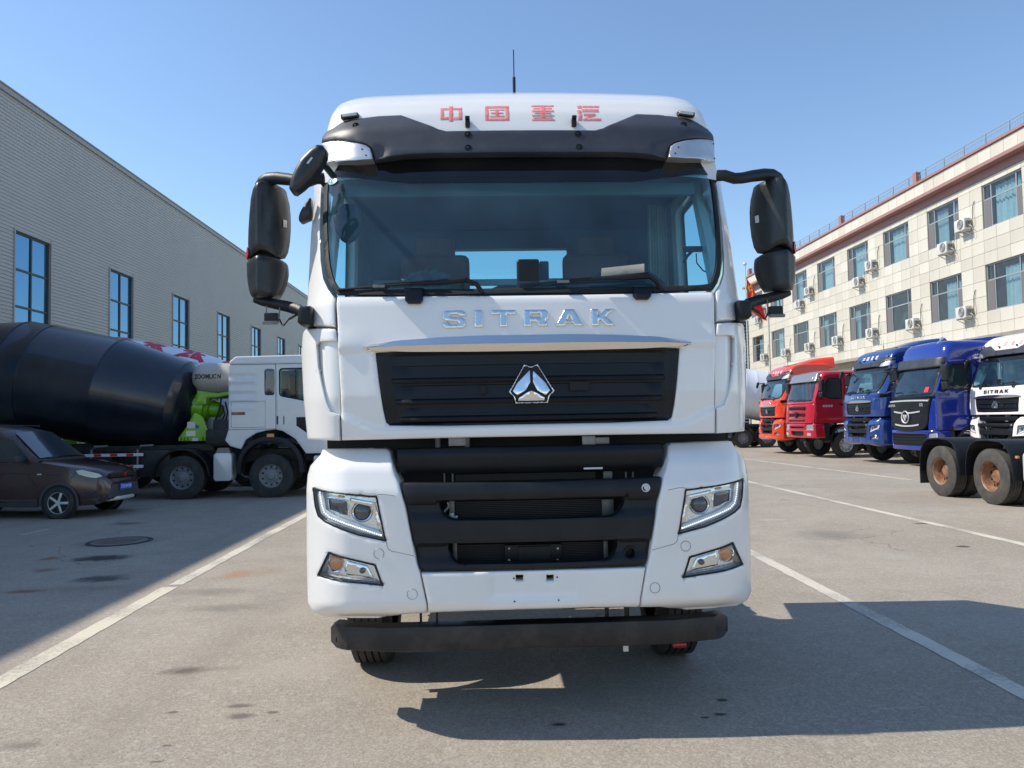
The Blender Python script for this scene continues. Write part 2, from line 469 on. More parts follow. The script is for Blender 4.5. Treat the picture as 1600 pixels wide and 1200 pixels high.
    for a in ((290, 1048, .24, .13, (.10, .08, .065), .85, .95, .2), (345, 1045, .30, .10, (.14, .115, .095), .4, 1, .1), (372, 1103, .11, .05, (.12, .10, .085), .8, .7), (378, 1119, .13, .07, (.12, .10, .085), .8, .7), (427, 1113, .05, .03, (.12, .10, .085), .8, .7),
              (370, 898, .22, .38, (.36, .20, .10), .6, .8), (410, 893, .5, .5, (.34, .22, .13), .35, .9), (75, 873, .16, .2, (.24, .10, .06), .8, .8), (72, 891, .20, .18, (.22, .11, .07), .7, .8), (40, 924, .30, .14, (.24, .10, .06), .8, .8), (120, 920, .9, .25, (.22, .15, .11), .4, .9),
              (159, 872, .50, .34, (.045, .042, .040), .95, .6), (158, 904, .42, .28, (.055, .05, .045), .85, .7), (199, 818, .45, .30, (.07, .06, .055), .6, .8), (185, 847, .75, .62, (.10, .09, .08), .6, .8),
              (350, 950, .5, .25, (.13, .12, .105), .5, .9), (330, 925, .7, .3, (.14, .128, .11), .45, .9), (1503, 854, .12, .10, (.05, .045, .04), .9, .6), (1440, 818, .18, .1, (.07, .06, .05), .8, .6),
              (1300, 836, .8, .7, (.14, .13, .11), .5, .9), (1128, 1094, .05, .035, (.03, .03, .03), .9, .6), (1125, 1116, .06, .03, (.03, .03, .03), .9, .6), (873, 1132, .06, .03, (.03, .03, .03), .9, .6), (1101, 1121, .04, .02, (.03, .03, .03), .9, .6),
              (270, 1113, .05, .03, (.12, .10, .085), .8, .7), (262, 1165, .05, .02, (.10, .09, .075), .8, .7), (245, 1190, .05, .02, (.10, .09, .075), .8, .7), (1270, 707, 3.5, .5, (.35, .20, .09), .5, .9), (450, 1045, .8, .35, (.38, .34, .28), .5, .9), (30, 1165, .2, .1, (.13, .115, .10), .6, .9),
              (1210, 812, .35, .2, (.42, .40, .36), .5, .8), (1395, 868, .3, .3, (.40, .37, .32), .4, .8), (1250, 940, 1.2, .5, (.32, .29, .25), .35, 1)):
        c = stain(*a)
    L.new(c, b.inputs['Base Color'])
    b.inputs['Roughness'].default_value = .88
    bp = N.new('ShaderNodeBump'); bp.inputs['Strength'].default_value = .55; bp.inputs['Distance'].default_value = .004
    L.new(sep.outputs[0], bp.inputs['Height']); 
    b2 = N.new('ShaderNodeBump'); b2.inputs['Strength'].default_value = .5; b2.inputs['Distance'].default_value = .012; L.new(noise(22, 6, .75), b2.inputs['Height']); L.new(bp.outputs[0], b2.inputs['Normal'])
    L.new(b2.outputs[0], b.inputs['Normal'])
    return m
g = G(); g.add([(-400, -300, 0), (400, -300, 0), (400, 700, 0), (-400, 700, 0)], [(0, 1, 2, 3)])
tag(g.build('ground', ground_mat(), recalc=False), kind='structure')

def line_mat(name, col, wear, shade=1):
    m = bpy.data.materials.new(name); N, L = nodes(m); b = N['Principled BSDF']; b.inputs['Roughness'].default_value = .75
    tc = N.new('ShaderNodeTexCoord')
    n = N.new('ShaderNodeTexNoise'); n.inputs['Scale'].default_value = 26; n.inputs['Detail'].default_value = 8; n.inputs['Roughness'].default_value = .8; L.new(tc.outputs['Object'], n.inputs[0])
    n2 = N.new('ShaderNodeTexNoise'); n2.inputs['Scale'].default_value = 1.1; n2.inputs['Detail'].default_value = 3; L.new(tc.outputs['Object'], n2.inputs[0])
    ad = N.new('ShaderNodeMath'); ad.operation = 'ADD'; L.new(n.outputs[0], ad.inputs[0]); L.new(n2.outputs[0], ad.inputs[1])
    r = N.new('ShaderNodeMapRange'); L.new(ad.outputs[0], r.inputs[0]); r.inputs[1].default_value = wear-.10; r.inputs[2].default_value = wear+.14; r.inputs[3].default_value = 0; r.inputs[4].default_value = .9
    mx = N.new('ShaderNodeMix'); mx.data_type = 'RGBA'; L.new(r.outputs[0], mx.inputs[0]); mx.inputs[6].default_value = (*col, 1); mx.inputs[7].default_value = (.30, .268, .230, 1)
    L.new(mx.outputs[2], b.inputs['Base Color'])
    return m
LINEM = line_mat('line_paint', (.60, .55, .43), 1.05)
LINEF = line_mat('faded_line_paint', (.60, .555, .46), 1.06)
def line(pts, wd, m=LINEM, seed=0):
    """a painted stripe with a slightly ragged edge"""
    rnd = random.Random(seed); g = G(); L_ = []; R_ = []
    for (x0, y0), (x1, y1) in zip(pts, pts[1:]):
        d = Vector((x1-x0, y1-y0)); n = max(2, int(d.length/.12)); nn = Vector((-d.y, d.x)).normalized()
        for i in range(n+1):
            t = i/n; p = Vector((x0, y0)).lerp(Vector((x1, y1)), t)
            a = p+nn*(wd/2+rnd.uniform(-.006, .006)); c = p-nn*(wd/2+rnd.uniform(-.006, .006))
            L_.append((a.x, a.y, .004)); R_.append((c.x, c.y, .004))
    g.grid([L_, R_]); o = g.build('painted_line', m, recalc=False, flat=True); tag(o, kind='structure'); return o
line([(-3.36, 1.5), (-3.40, 5.6), (-3.48, 8.60)], .17, seed=1)
line([(-3.46, 8.72), (-3.50, 12.1)], .15, m=LINEF, seed=2); line([(-3.50, 12.15), (-3.58, 60)], .16, seed=3)
line([(3.24, 1.5), (3.31, 5), (3.37, 9.7), (3.5, 62)], .15, m=LINEF, seed=4)
line([(7.02, 3), (7.02, 10), (6.98, 20.3), (6.9, 64)], .15, m=LINEF, seed=5)
line([(11.6, 10), (11.13, 19.4), (10.58, 30.8), (9.9, 60)], .14, m=LINEF, seed=6)
a = gnd(33, 836); c = gnd(75, 827)
line([a, c], .10, m=LINEF, seed=9)

# grit and small stones lying on the asphalt
rg = random.Random(11); g = G()
for _ in range(2600):
    y_ = 2.6+rg.random()**1.6*22; x_ = rg.uniform(-.75, .75)*y_*1.05+.2
    r_ = rg.uniform(.002, .006)*(1+.04*y_); p = Vector((x_, y_, 0)); a = rg.random()*6
    g.add([p+Vector((r_*math.cos(a+k*2.09), r_*math.sin(a+k*2.09), 0)) for k in range(3)]+[p+Vector((0, 0, r_*.9))], [(0, 1, 3), (1, 2, 3), (2, 0, 3)])
tag(g.build('grit', mat('grit_stone', (.30, .27, .23), .9), recalc=False, flat=True), 'loose grit and small stones scattered over the yard asphalt', 'grit', kind='stuff')
# manhole cover
mx_, my_ = gnd(187, 846.5)
mh = empty('manhole_cover', (mx_, my_, 0)); tag(mh, 'round iron manhole cover set in the shaded asphalt beside the painted line', 'manhole')
g = G(); g.lathe([(0, .40), (.010, .40), (.012, .385), (.012, .33), (.006, .325), (.006, .0001)], (0, 0, .002), (0, 0, 1), 40)
for k in range(9):
    g.bb(-.28, .28, -.24+k*.06-.008, -.24+k*.06+.008, .007, .013)
g.build('cover', mat('cast_iron', (.20, .17, .15), .6, metal=.3, var=.3, vscale=12), mh)
g = G(); g.lathe([(0, .47), (.008, .47), (.012, .46), (.012, .41), (.004, .405)], (0, 0, .002), (0, 0, 1), 40, cap=False); g.build('cover_ring', CHASSIS, mh)

# ================================================================== grey factory hall on the left
XL = -15.5; ZL = 12.75
FAC = empty('factory_hall', (XL, 45, 0)); tag(FAC, 'long grey factory hall clad in horizontal ribbed sheet with tall blue windows', 'building')
def part(o, par): o.parent = par; o.matrix_parent_inverse = Matrix.Translation(-Vector(par.location)); return o
CLAD = mat('grey_cladding', (.46, .455, .425), .5, metal=.15, var=.04, vscale=.25, dirt=((.36, .35, .32), .35, .30))
TRIMG = mat('grey_trim', (.36, .36, .345), .5, metal=.2)
WFRAME = mat('dark_window_frame', (.055, .052, .048), .45)
BLUEGL = mat('blue_mirror_glass', (.13, .30, .47), .04, metal=.85, rvar=.02, vscale=.4)
wins = []
y = 25.7-6.42*3
for k in range(11): wins.append((y, y+2.08)); y += 6.42
def ribs(y0, y1, z0, z1):
    g = G(); pitch = .125; prof = []
    n0 = math.ceil(z0/pitch)
    z = n0*pitch
    prof.append((0, z0))
    while z+pitch <= z1+1e-6:
        prof += [(0, z), (0, z+.022), (.024, z+.034), (.024, z+.113)]; z += pitch
    prof.append((0, z1))
    g.grid([[(XL+dx, y0, zz) for dx, zz in prof], [(XL+dx, y1, zz) for dx, zz in prof]])
    o = part(g.build('cladding', CLAD, recalc=False, flat=True), FAC); o['kind'] = 'stuff'
WZ0, WZ1 = 3.9, 8.36
prev = 2.0
for a, c in wins:
    ribs(prev, a-.06, 0, ZL); ribs(a-.06, c+.06, WZ1+.06, ZL); ribs(a-.06, c+.06, 0, WZ0-.06); prev = c+.06
ribs(prev, 96, 0, ZL)
g = G(); g.bb(XL-.05, XL+.10, 2, 96, ZL-.02, ZL+.16); g.bb(XL-.05, XL+.14, 2, 96, ZL+.16, ZL+.20); part(g.build('eaves_trim', TRIMG), FAC)
g = G(); g.bb(XL-22, XL-.3, 2, 96, 0, ZL-.1); g.add([(XL-22, 2, ZL-.1), (XL-11, 2, ZL+.05), (XL, 2, ZL), (XL-22, 96, ZL-.1), (XL-11, 96, ZL+.05), (XL, 96, ZL)], [(0, 1, 4, 3), (1, 2, 5, 4)]); part(g.build('hall_body', CLAD), FAC)
for i, (a, c) in enumerate(wins):
    wf = empty('window'); part(wf, FAC); 
    mw = .05
    g = G()
    g.bb(XL-.10, XL+.055, a-.06, a, WZ0-.06, WZ1+.06); g.bb(XL-.10, XL+.055, c, c+.06, WZ0-.06, WZ1+.06)
    g.bb(XL-.10, XL+.055, a, c, WZ1, WZ1+.06); g.bb(XL-.10, XL+.055, a, c, WZ0-.06, WZ0)
    o = g.build('casing', TRIMG); part(o, FAC); o.parent = wf; 
    g = G(); ym = (a+c)/2
    for yy in (a+.03, ym, c-.03): g.bb(XL-.10, XL-.03, yy-.035, yy+.035, WZ0, WZ1)
    for zz in (WZ0+.03, 4.62, 5.86, 7.10, WZ1-.03): g.bb(XL-.095, XL-.035, a, c, zz-.035, zz+.035)
    o = g.build('frame', WFRAME); part(o, FAC); o.parent = wf
    zs = [WZ0, 4.62, 5.86, 7.10, WZ1]
    for q in range(4):
        for (ya, yb) in ((a+.03, ym), (ym, c-.03)):
            g = G(); e = .0015*math.sin(i*3.1+q*1.7+ya)
            g.add([(XL-.07+e, ya, zs[q]), (XL-.07-e, yb, zs[q]), (XL-.07+e*2, yb, zs[q+1]), (XL-.07-e, ya, zs[q+1])], [(0, 1, 2, 3)])
            o = g.build('pane', BLUEGL, recalc=False); part(o, FAC); o.parent = wf

# ================================================================== cream office block on the right
XR = 23.5
OFF = empty('office_block', (XR, 45, 0)); tag(OFF, 'long four-storey office block faced with cream stone tiles and a pink roof band', 'building')
def tile_mat():
    m = bpy.data.materials.new('cream_stone'); N, L = nodes(m); b = N['Principled BSDF']; b.inputs['Roughness'].default_value = .55
    oi = N.new('ShaderNodeObjectInfo'); tc = N.new('ShaderNodeTexCoord')
    n = N.new('ShaderNodeTexNoise'); n.inputs['Scale'].default_value = .7; n.inputs['Detail'].default_value = 6; L.new(tc.outputs['Object'], n.inputs[0])
    ad = N.new('ShaderNodeMath'); ad.operation = 'ADD'; L.new(oi.outputs['Random'], ad.inputs[0]); L.new(n.outputs[0], ad.inputs[1])
    r = N.new('ShaderNodeMapRange'); L.new(ad.outputs[0], r.inputs[0]); r.inputs[1].default_value = .3; r.inputs[2].default_value = 1.7
    mx = N.new('ShaderNodeMix'); mx.data_type = 'RGBA'; L.new(r.outputs[0], mx.inputs[0]); mx.inputs[6].default_value = (.56, .52, .425, 1); mx.inputs[7].default_value = (.70, .665, .565, 1)
    mp_ = N.new('ShaderNodeMapping'); mp_.inputs['Scale'].default_value = (1, 2.2, .12); geo = N.new('ShaderNodeNewGeometry'); L.new(geo.outputs['Position'], mp_.inputs[0])
    ns = N.new('ShaderNodeTexNoise'); ns.inputs['Scale'].default_value = 1; ns.inputs['Detail'].default_value = 7; ns.inputs['Roughness'].default_value = .7; L.new(mp_.outputs[0], ns.inputs[0])
    rs = N.new('ShaderNodeMapRange'); L.new(ns.outputs[0], rs.inputs[0]); rs.inputs[1].default_value = .54; rs.inputs[2].default_value = .74; rs.inputs[3].default_value = 0; rs.inputs[4].default_value = .28
    m2 = N.new('ShaderNodeMix'); m2.data_type = 'RGBA'; L.new(rs.outputs[0], m2.inputs[0]); L.new(mx.outputs[2], m2.inputs[6]); m2.inputs[7].default_value = (.33, .29, .22, 1)
    L.new(m2.outputs[2], b.inputs['Base Color']); return m
TILE = tile_mat()
JOINT = mat('tile_joint', (.43, .395, .32), .9)
PINK = mat('pink_band', (.36, .19, .175), .6, var=.1, vscale=1)
ALU = mat('aluminium_frame', (.38, .40, .40), .4, metal=.3)
SCREEN = mat('insect_screen', (.17, .16, .165), .8)
TEAL = glass('teal_glass', (.52, .70, .73), ior=1.6, dust_or_veil=.05)
ROOMD = mat('room_dark', (.06, .07, .08), .9)
CURW = mat('curtain_white', (.62, .66, .70), .9, var=.1, vscale=6)
PITCHY = 4.49; A0 = 32.18
cols = []; k = -2
while A0+k*PITCHY < 66: cols.append(A0+k*PITCHY); k += 1
WW = 2.70
zr = [0, .9, 1.75, 2.60, 3.32, 4.04, 4.77, 5.25, 5.84, 6.43, 7.15, 7.88, 8.60, 9.17, 9.74, 10.30, 10.98, 11.66, 12.34, 12.62]
wrows = [(2.60, 4.77), (6.43, 8.60), (10.30, 12.34)]
YE0, YE1 = cols[0]-1.79, 67.2
g = G()
def wallseg(y0, y1, z0, z1): g.bb(XR, XR+.3, y0, y1, z0, z1)
prev = YE0
for a in cols:
    wallseg(prev, a, 0, 12.62)
    zp = 0
    for z0, z1 in wrows: wallseg(a, a+WW, zp, z0); zp = z1
    wallseg(a, a+WW, zp, 12.62); prev = a+WW
wallseg(prev, YE1, 0, 12.62)
part(g.build('wall_backing', JOINT), OFF)
g = G(); g.bb(XR+.9, XR+15, YE0, YE1, 0, 13.9); g.bb(XR, XR+.9, YE0, YE0+.2, 0, 13); g.bb(XR, XR+.9, YE1-.2, YE1, 0, 13.)
for z0, z1 in wrows: g.bb(XR+.3, XR+.9, YE0+.2, YE1-.2, z0-.2, z0-.05); g.bb(XR+.3, XR+.9, YE0+.2, YE1-.2, z1+.05, z1+.2)
part(g.build('block_body', ROOMD), OFF)
# tiles
edges = []
prev = YE0
for a in cols+[YE1]:
    n = max(1, round((a-prev)/.9)); edges += [(prev+(a-prev)*i/n, prev+(a-prev)*(i+1)/n, False) for i in range(n)]
    if a < YE1-.1: edges += [(a+WW*i/3, a+WW*(i+1)/3, True) for i in range(3)]
    prev = a+WW
tl = []
for (y0, y1, inw) in edges:
    if y0 >= YE1: continue
    for z0, z1 in zip(zr, zr[1:]):
        if inw and any(z0 >= a-.01 and z1 <= b_+.01 for a, b_ in wrows): continue
        tl.append((y0, y1, z0, z1, XR))
    tl.append((y0, y1, 13.22, 13.98, XR-.10))
tl = [t for t in tl if t[1]-t[0] > .1]
def vis_(t):
    d = t[0]; vis = t[0] > 31.5 and t[2] > 4.7
    return (0 if vis else 1, d)
tl.sort(key=vis_)
TM = {}
def tile_mesh(w_, h_):
    k = (round(w_, 2), round(h_, 2))
    if k not in TM:
        g = G(); x = .035; e = .012; wy, hz = w_/2-.007, h_/2-.007
        g.add([(0, -wy, -hz), (0, wy, -hz), (0, wy, hz), (0, -wy, hz), (-x+e*.5, -wy, -hz), (-x+e*.5, wy, -hz), (-x+e*.5, wy, hz), (-x+e*.5, -wy, hz), (-x, -wy+e, -hz+e), (-x, wy-e, -hz+e), (-x, wy-e, hz-e), (-x, -wy+e, hz-e)],
              [(0, 4, 5, 1), (1, 5, 6, 2), (2, 6, 7, 3), (3, 7, 4, 0), (4, 8, 9, 5), (5, 9, 10, 6), (6, 10, 11, 7), (7, 11, 8, 4), (8, 11, 10, 9)])
        TM[k] = (g.mesh('tile', TILE, flat=True), g)
    return TM[k]
rest = G()
for i, (y0, y1, z0, z1, x) in enumerate(tl):
    me, gg = tile_mesh(y1-y0, z1-z0); jx = random.uniform(-.002, .002)
    c = Vector((x+jx, (y0+y1)/2, (z0+z1)/2))
    if i < 300:
        o = bpy.data.objects.new('tile', me); COL.objects.link(o); o.parent = OFF; o.location = c-Vector(OFF.location)
    else: rest.add([Vector(v)+c for v in gg.v], gg.f)
o = part(rest.build('tiles', TILE, flat=True), OFF); o['kind'] = 'stuff'
# bands, coping, ledge
g = G(); g.bb(XR-.50, XR+.9, YE0, YE1, 13.03, 13.19); g.bb(XR-.06, XR+.9, YE0, YE1, 12.63, 13.03); part(g.build('cornice', PINK), OFF)
g = G(); g.bb(XR-.22, XR+.5, YE0, YE1, 14.0, 14.12); part(g.build('coping', PINK), OFF)
g = G(); g.bb(XR-.10, XR+.9, YE0, YE1, 13.19, 13.99); part(g.build('parapet', JOINT), OFF)
g = G(); g.bb(XR-.9, XR, YE0, YE1, 5.02, 5.20); part(g.build('canopy_ledge', mat('ledge_concrete', (.34, .31, .27), .8, var=.2, vscale=2)), OFF)
g = G(); g.cyl((XR-.06, 62.25, 5), (XR-.06, 62.25, 12.8), .06, 8); part(g.build('downpipe', TRIMG), OFF)
# windows
def make_window(z0, z1):
    w0 = empty('window'); h = z1-z0; zt = z0+h*.66
    s0, s1 = .17*WW, .80*WW
    g = G(); x = XR+.05
    for y in (0.03, s0*1.0, s1, WW-.03): g.bb(x, x+.05, y-.03, y+.03, z0, z1)
    for z in (z0+.03, zt, z1-.03): g.bb(x+.002, x+.048, 0, WW, z-.03, z+.03)
    o = g.build('frame', ALU, w0)
    for (a, b) in ((0, s0), (s0, s1), (s1, WW)):
        for (c, d_) in ((z0, zt), (zt, z1)):
            g = G(); g.add([(x+.03, a, c), (x+.03, b, c), (x+.03, b, d_), (x+.03, a, d_)], [(0, 3, 2, 1)]); g.build('pane', TEAL, w0, recalc=False)
    for (a, b) in ((.05, s0-.02), (s1+.03, WW-.05)):
        g = G(); g.bb(x-.012, x-.006, a, b, z0+.05, zt-.03); g.build('insect_screen', SCREEN, w0)
    return w0
def curtain(par, y0, y1, z0, z1, ph):
    g = G(); n = 36; r0 = []; r1 = []
    for k in range(n+1):
        y = y0+(y1-y0)*k/n; dx = .30+.045*math.sin(k*1.35+ph)+.02*math.sin(k*.6+ph*2)
        r0.append((XR+dx, y, z0)); r1.append((XR+dx, y, z1))
    g.grid([r0, r1]); g.build('curtain', CURW, par, ang=70)
W0 = {z: make_window(*z) for z in wrows}
rw = random.Random(3)
for zz in wrows:
    for i, a in enumerate(cols):
        wv = W0[zz] if i == 0 else copy_tree(W0[zz])
        wv.parent = OFF; wv.location = (-XR, a-45, 0)
        if i == 0: pass
for o in [o for o in OFF.children if o.name.startswith('window')]:
    zmin = min(v.co.z for v in [c for c in o.children if c.name.startswith('frame')][0].data.vertices)
    zz = [w_ for w_ in wrows if abs(w_[0]-zmin) < .1][0]
    q = rw.random(); full = zz[0] > 9
    if full: spans = [(.2, .95), (1.35, 2.3)] if q < .5 else [(.5, 2.2)]
    else: spans = [(.5, 1.75)] if q < .6 else ([(.3, 1.1), (1.9, 2.6)] if q < .85 else [])
    for a, b in spans: curtain(o, a, b, zz[0]+.05, zz[1]-.15 if full else zz[0]+1.9, rw.random()*6)
# roof railing
RAILM = mat('railing_metal', (.42, .45, .48), .4, metal=.5)
g = G(); g.bb(XR-.02, XR+.02, YE0, YE1, 14.66, 14.70); g.bb(XR-.012, XR+.012, YE0, YE1, 14.50, 14.52); g.bb(XR-.012, XR+.012, YE0, YE1, 14.18, 14.20); o = part(g.build('rail', RAILM), OFF)
yp = YE0; pst = None
while yp < YE1:
    me = pst.data if pst else None
    if not pst: g = G(); g.bb(-.025, .025, -.025, .025, 14.12, 14.68); pst = g.build('rail_post', RAILM, OFF); o = pst
    else: o = bpy.data.objects.new('rail_post', pst.data); COL.objects.link(o); o.parent = OFF
    o.location = (0, yp-45, 0); yp += 1.63
g = G(); yb = YE0+.1
while yb < YE1: g.bb(XR-.006, XR+.006, yb-.006, yb+.006, 14.20, 14.50); yb += .163
o = part(g.build('balusters', RAILM), OFF); o['kind'] = 'stuff'
for yy in (31.4, 40.22, 49.0, 57.8, 66.5):
    g = G(); g.bb(XR-.12, XR+.14, yy-.18, yy+.18, 14.12, 14.74); part(g.build('parapet_pier', PINK), OFF)
# air conditioners
ACW = mat('ac_white', (.66, .65, .60), .45, var=.08, vscale=4)
ACG = mat('ac_grille', (.20, .20, .195), .6)
def make_ac():
    a = empty('air_conditioner'); g = G(); g.bb(-.42, -.10, -.40, .40, 0, .56); g.build('casing', ACW, a, bevel=.02)
    g = G(); g.lathe([(0, .235), (.012, .235), (.016, .225), (.002, .215), (.002, .0001)], (-.421, -.08, .29), (-1, 0, 0), 28); g.build('fan_guard', ACG, a)
    for r_ in (.17, .115, .06):
        g = G(); g.tube([(-.436, -.08+r_*math.cos(t*PI/12), .29+r_*math.sin(t*PI/12)) for t in range(25)], .009, 5); g.build('guard_ring', ACW, a)
    g = G(); g.bb(-.36, -.14, -.43, -.402, .10, .42); g.build('valve_cover', GREYM, a, bevel=.01)
    for y in (-.28, .28):
        g = G(); g.bb(-.48, .0, y-.02, y+.02, -.045, -.005); g.prism([(-.45, -.05), (0, -.28), (0, -.24), (-.38, -.05)], y-.015, y+.015, lambda p, q, d: (p, d, q)); g.build('bracket', ACW, a)
    g = G(); g.tube([(-.22, -.44, .30), (-.20, -.55, .34), (-.12, -.58, .5), (-.06, -.50, .8), (-.06, -.52, 1.0), (-.04, -.60, 1.25), (.02, -.62, 1.3)], .018, 6)
    g.build('pipe', WFRAME, a)
    g = G(); g.tube([(-.22, -.44, .20), (-.20, -.60, .10), (-.10, -.66, -.3), (-.06, -.55, -.45)], .014, 6); g.build('hose', ACW, a)
    return a
AC = make_ac(); first = True
acs = [(36.01, 10.50, 1, 'first'), (37.5, 9.72, 1, ''), (44.93, 10.36, 1, ''), (46.57, 9.66, 1, ''), (53.83, 10.32, 1, ''), (55.52, 9.66, 1, ''), (63.2, 10.3, 1, ''), (64.2, 9.6, 1, ''),
       (36.22, 6.28, 0, ''), (40.72, 6.30, 0, ''), (45.15, 6.31, 0, ''), (49.72, 6.34, 0, ''), (54.1, 6.34, 0, ''), (58.46, 6.34, 0, ''), (63.05, 6.35, 0, '')]
ordw = ['first', 'second', 'third', 'fourth', 'fifth', 'sixth', 'seventh', 'eighth']
cu = cl_ = 0
for (yy, zz, up, _) in acs:
    o = AC if first else copy_tree(AC); first = False
    o.location = (XR-.035, yy, zz)
    if up:
        lev = 'upper' if cu % 2 == 0 else 'lower'; lab = 'white air conditioner under the top-floor windows, %s of the %s pair from the right' % (lev, ordw[cu//2]); cu += 1
    else: lab = 'white air conditioner in the lower row on the cream wall, %s from the right' % ordw[cl_]; cl_ += 1
    tag(o, lab, 'air conditioner', 'outdoor air conditioners on the office wall')
# louvred block beyond the office
LB = empty('louvred_block', (20, 72, 0)); tag(LB, 'narrow block with horizontal white louvres just beyond the cream office wall', 'building')
g = G(); g.bb(1.2, 14, -2, 14, 0, 10.6); g.build('wall', ROOMD, LB)
z = .3
while z < 10.8:
    g = G(); g.box((1.0, 6, z), (.30, 16.5, .05), Matrix.Rotation(R(25), 3, 'Y')); g.build('louvre', ACW, LB, flat=True)
    g = G(); g.box((7.5, -2.15, z), (13, .30, .05), Matrix.Rotation(R(-25), 3, 'X')); g.build('louvre', ACW, LB, flat=True); z += .30
# flag
fx_, fz_ = at(1164, 415, 46); FP = empty('flagpole', (fx_, 46, 0)); tag(FP, 'thin steel flagpole with a ball top rising in front of the office block', 'flagpole')
g = G(); g.cyl((0, 0, 0), (0, 0, fz_), .05, 12, .035); g.build('pole', SILVERP, FP)
g = G(); g.lathe([(-.12, .0001), (-.09, .08), (0, .12), (.09, .08), (.12, .0001)], (0, 0, fz_+.1), (0, 0, 1), 16); g.build('ball', SILVERP, FP, ang=60)
FLR = mat('flag_red', (.72, .03, .02), .7); FLY = mat('flag_yellow', (.85, .65, .05), .7)
FL = empty('flag', (fx_, 46, fz_-.75)); tag(FL, 'red national flag with yellow stars hanging half-furled from the flagpole', 'flag')
def flagp(s, t):
    """s along the hoist 0..1 down, t along the fly: cloth sagging in folds"""
    fx = t*1.15*(.55+.45*s)+.05; fz = -s*1.95-t*1.9*(.55-.15*s)
    return (fx, .14*math.sin(t*9+s*2)*t-.05, fz)
g = G(); g.grid([[flagp(i/14, j/20) for j in range(21)] for i in range(15)]); g.build('cloth', FLR, FL, ang=80)
for (s_, t_, r_) in ((.25, .18, .16), (.10, .33, .06), (.2, .40, .06), (.33, .40, .06), (.45, .33, .06)):
    g = G(); pts = [flagp(s_+r_*.9*math.cos(a*PI/5)*(1 if a % 2 == 0 else .42), t_+r_*.9*math.sin(a*PI/5)*(1 if a % 2 == 0 else .42)) for a in range(10)]
    c0 = flagp(s_, t_); vs = [(c0[0], c0[1]-.02, c0[2])]+[(p[0], p[1]-.02, p[2]) for p in pts]
    g.add(vs, [(0, i+1, (i+1) % 10+1) for i in range(10)]); g.build('star', FLY, FL, recalc=False, flat=True)
# far end of the yard
FB = empty('far_warehouse', (2, 118, 0)); tag(FB, 'low pale warehouse closing the far end of the yard', 'building')
g = G(); g.bb(-22, 30, 0, 14, 0, 7.0); g.build('wall', mat('pale_wall', (.45, .44, .42), .8, var=.1, vscale=.3), FB)
g = G(); g.bb(-22.3, 30.3, -.3, 14.3, 7.0, 7.35); g.build('roof', TRIMG, FB)
for k in range(12):
    g = G(); g.bb(-20+k*4.2, -17.8+k*4.2, -.06, -.01, 2.0, 4.6); g.build('window', ROOMD, FB)
# ================================================================== the main truck
U0 = .2533; Y0 = 4.3
def T(px, py, F):
    Y = 4.6
    for _ in range(25):
        X, z = at(px, py, Y); u = X-U0
        Y = Y*.5+(Y0+max(-.3, min(1.6, F(u, z))))*.5
    X, z = at(px, py, Y)
    return (X-U0, z)
def TL(pts, F): return [T(x, y, F) for x, y in pts]
def mir(p): return [(-a, b) for a, b in p]
def sym(p): return p+mir(p)[::-1]
def const(c): return lambda u, z: c

def plan(u):
    a = abs(u)
    return .06*(min(a, 1.12)/1.12)**2.2 + (0 if a < 1.12 else .30*(a-1.12)+3.2*(a-1.12)**2)
PROF = [(1.5, .11), (1.66, .10), (1.9, .075), (2.2, .085), (2.45, .12), (2.52, .16), (3.0, .33), (3.45, .52), (3.8, .68)]
def Fc(u, z): return interp(z, PROF)+plan(u)
def Fhood(u, z):
    """front flap: raised lip under the windshield corners and a crease running into the grille base"""
    y = Fc(u, z); a = abs(u)
    zl = 2.185-.02*sst(a, .85, 1.1)
    lip = sst(a, .88, 1.10)*sst(z, zl-.006, zl+.010)*(1-sst(z, zl+.04, zl+.16))
    zc = 1.715+.055*sst(a, .82, 1.12)**1.5*1.6
    low = 1-sst(z, zc-.008, zc+.010)
    rec = sst(a, .9, 1.0)*(1-sst(z, zl-.02, zl))*(sst(z, zc, zc+.015))
    return y-.011*lip-.011*low+.002*rec
def Fb(u, z):
    a = abs(u)
    y = .06*(min(a, 1.05)/1.05)**2 + (0 if a < 1.05 else .25*(a-1.05)+2.6*(a-1.05)**2.1)
    if z < .74: y += .13*min(1, (.74-z)/.095)**2*(1-.75*sst(a, 1.08, 1.30))
    if z > 1.36: y += .05*(z-1.36)/.14
    if z > 1.50: y += .9*(z-1.50)*(1-sst(a, 1.08, 1.25))
    return y
def Fv(u, z):
    a = abs(u)
    return interp(z, [(3.2, .34), (3.38, .40), (3.47, .43), (3.62, .47), (3.75, .60)])+.07*(a/1.2)**2+(0 if a < 1.0 else 1.6*(a-1.0)**2)

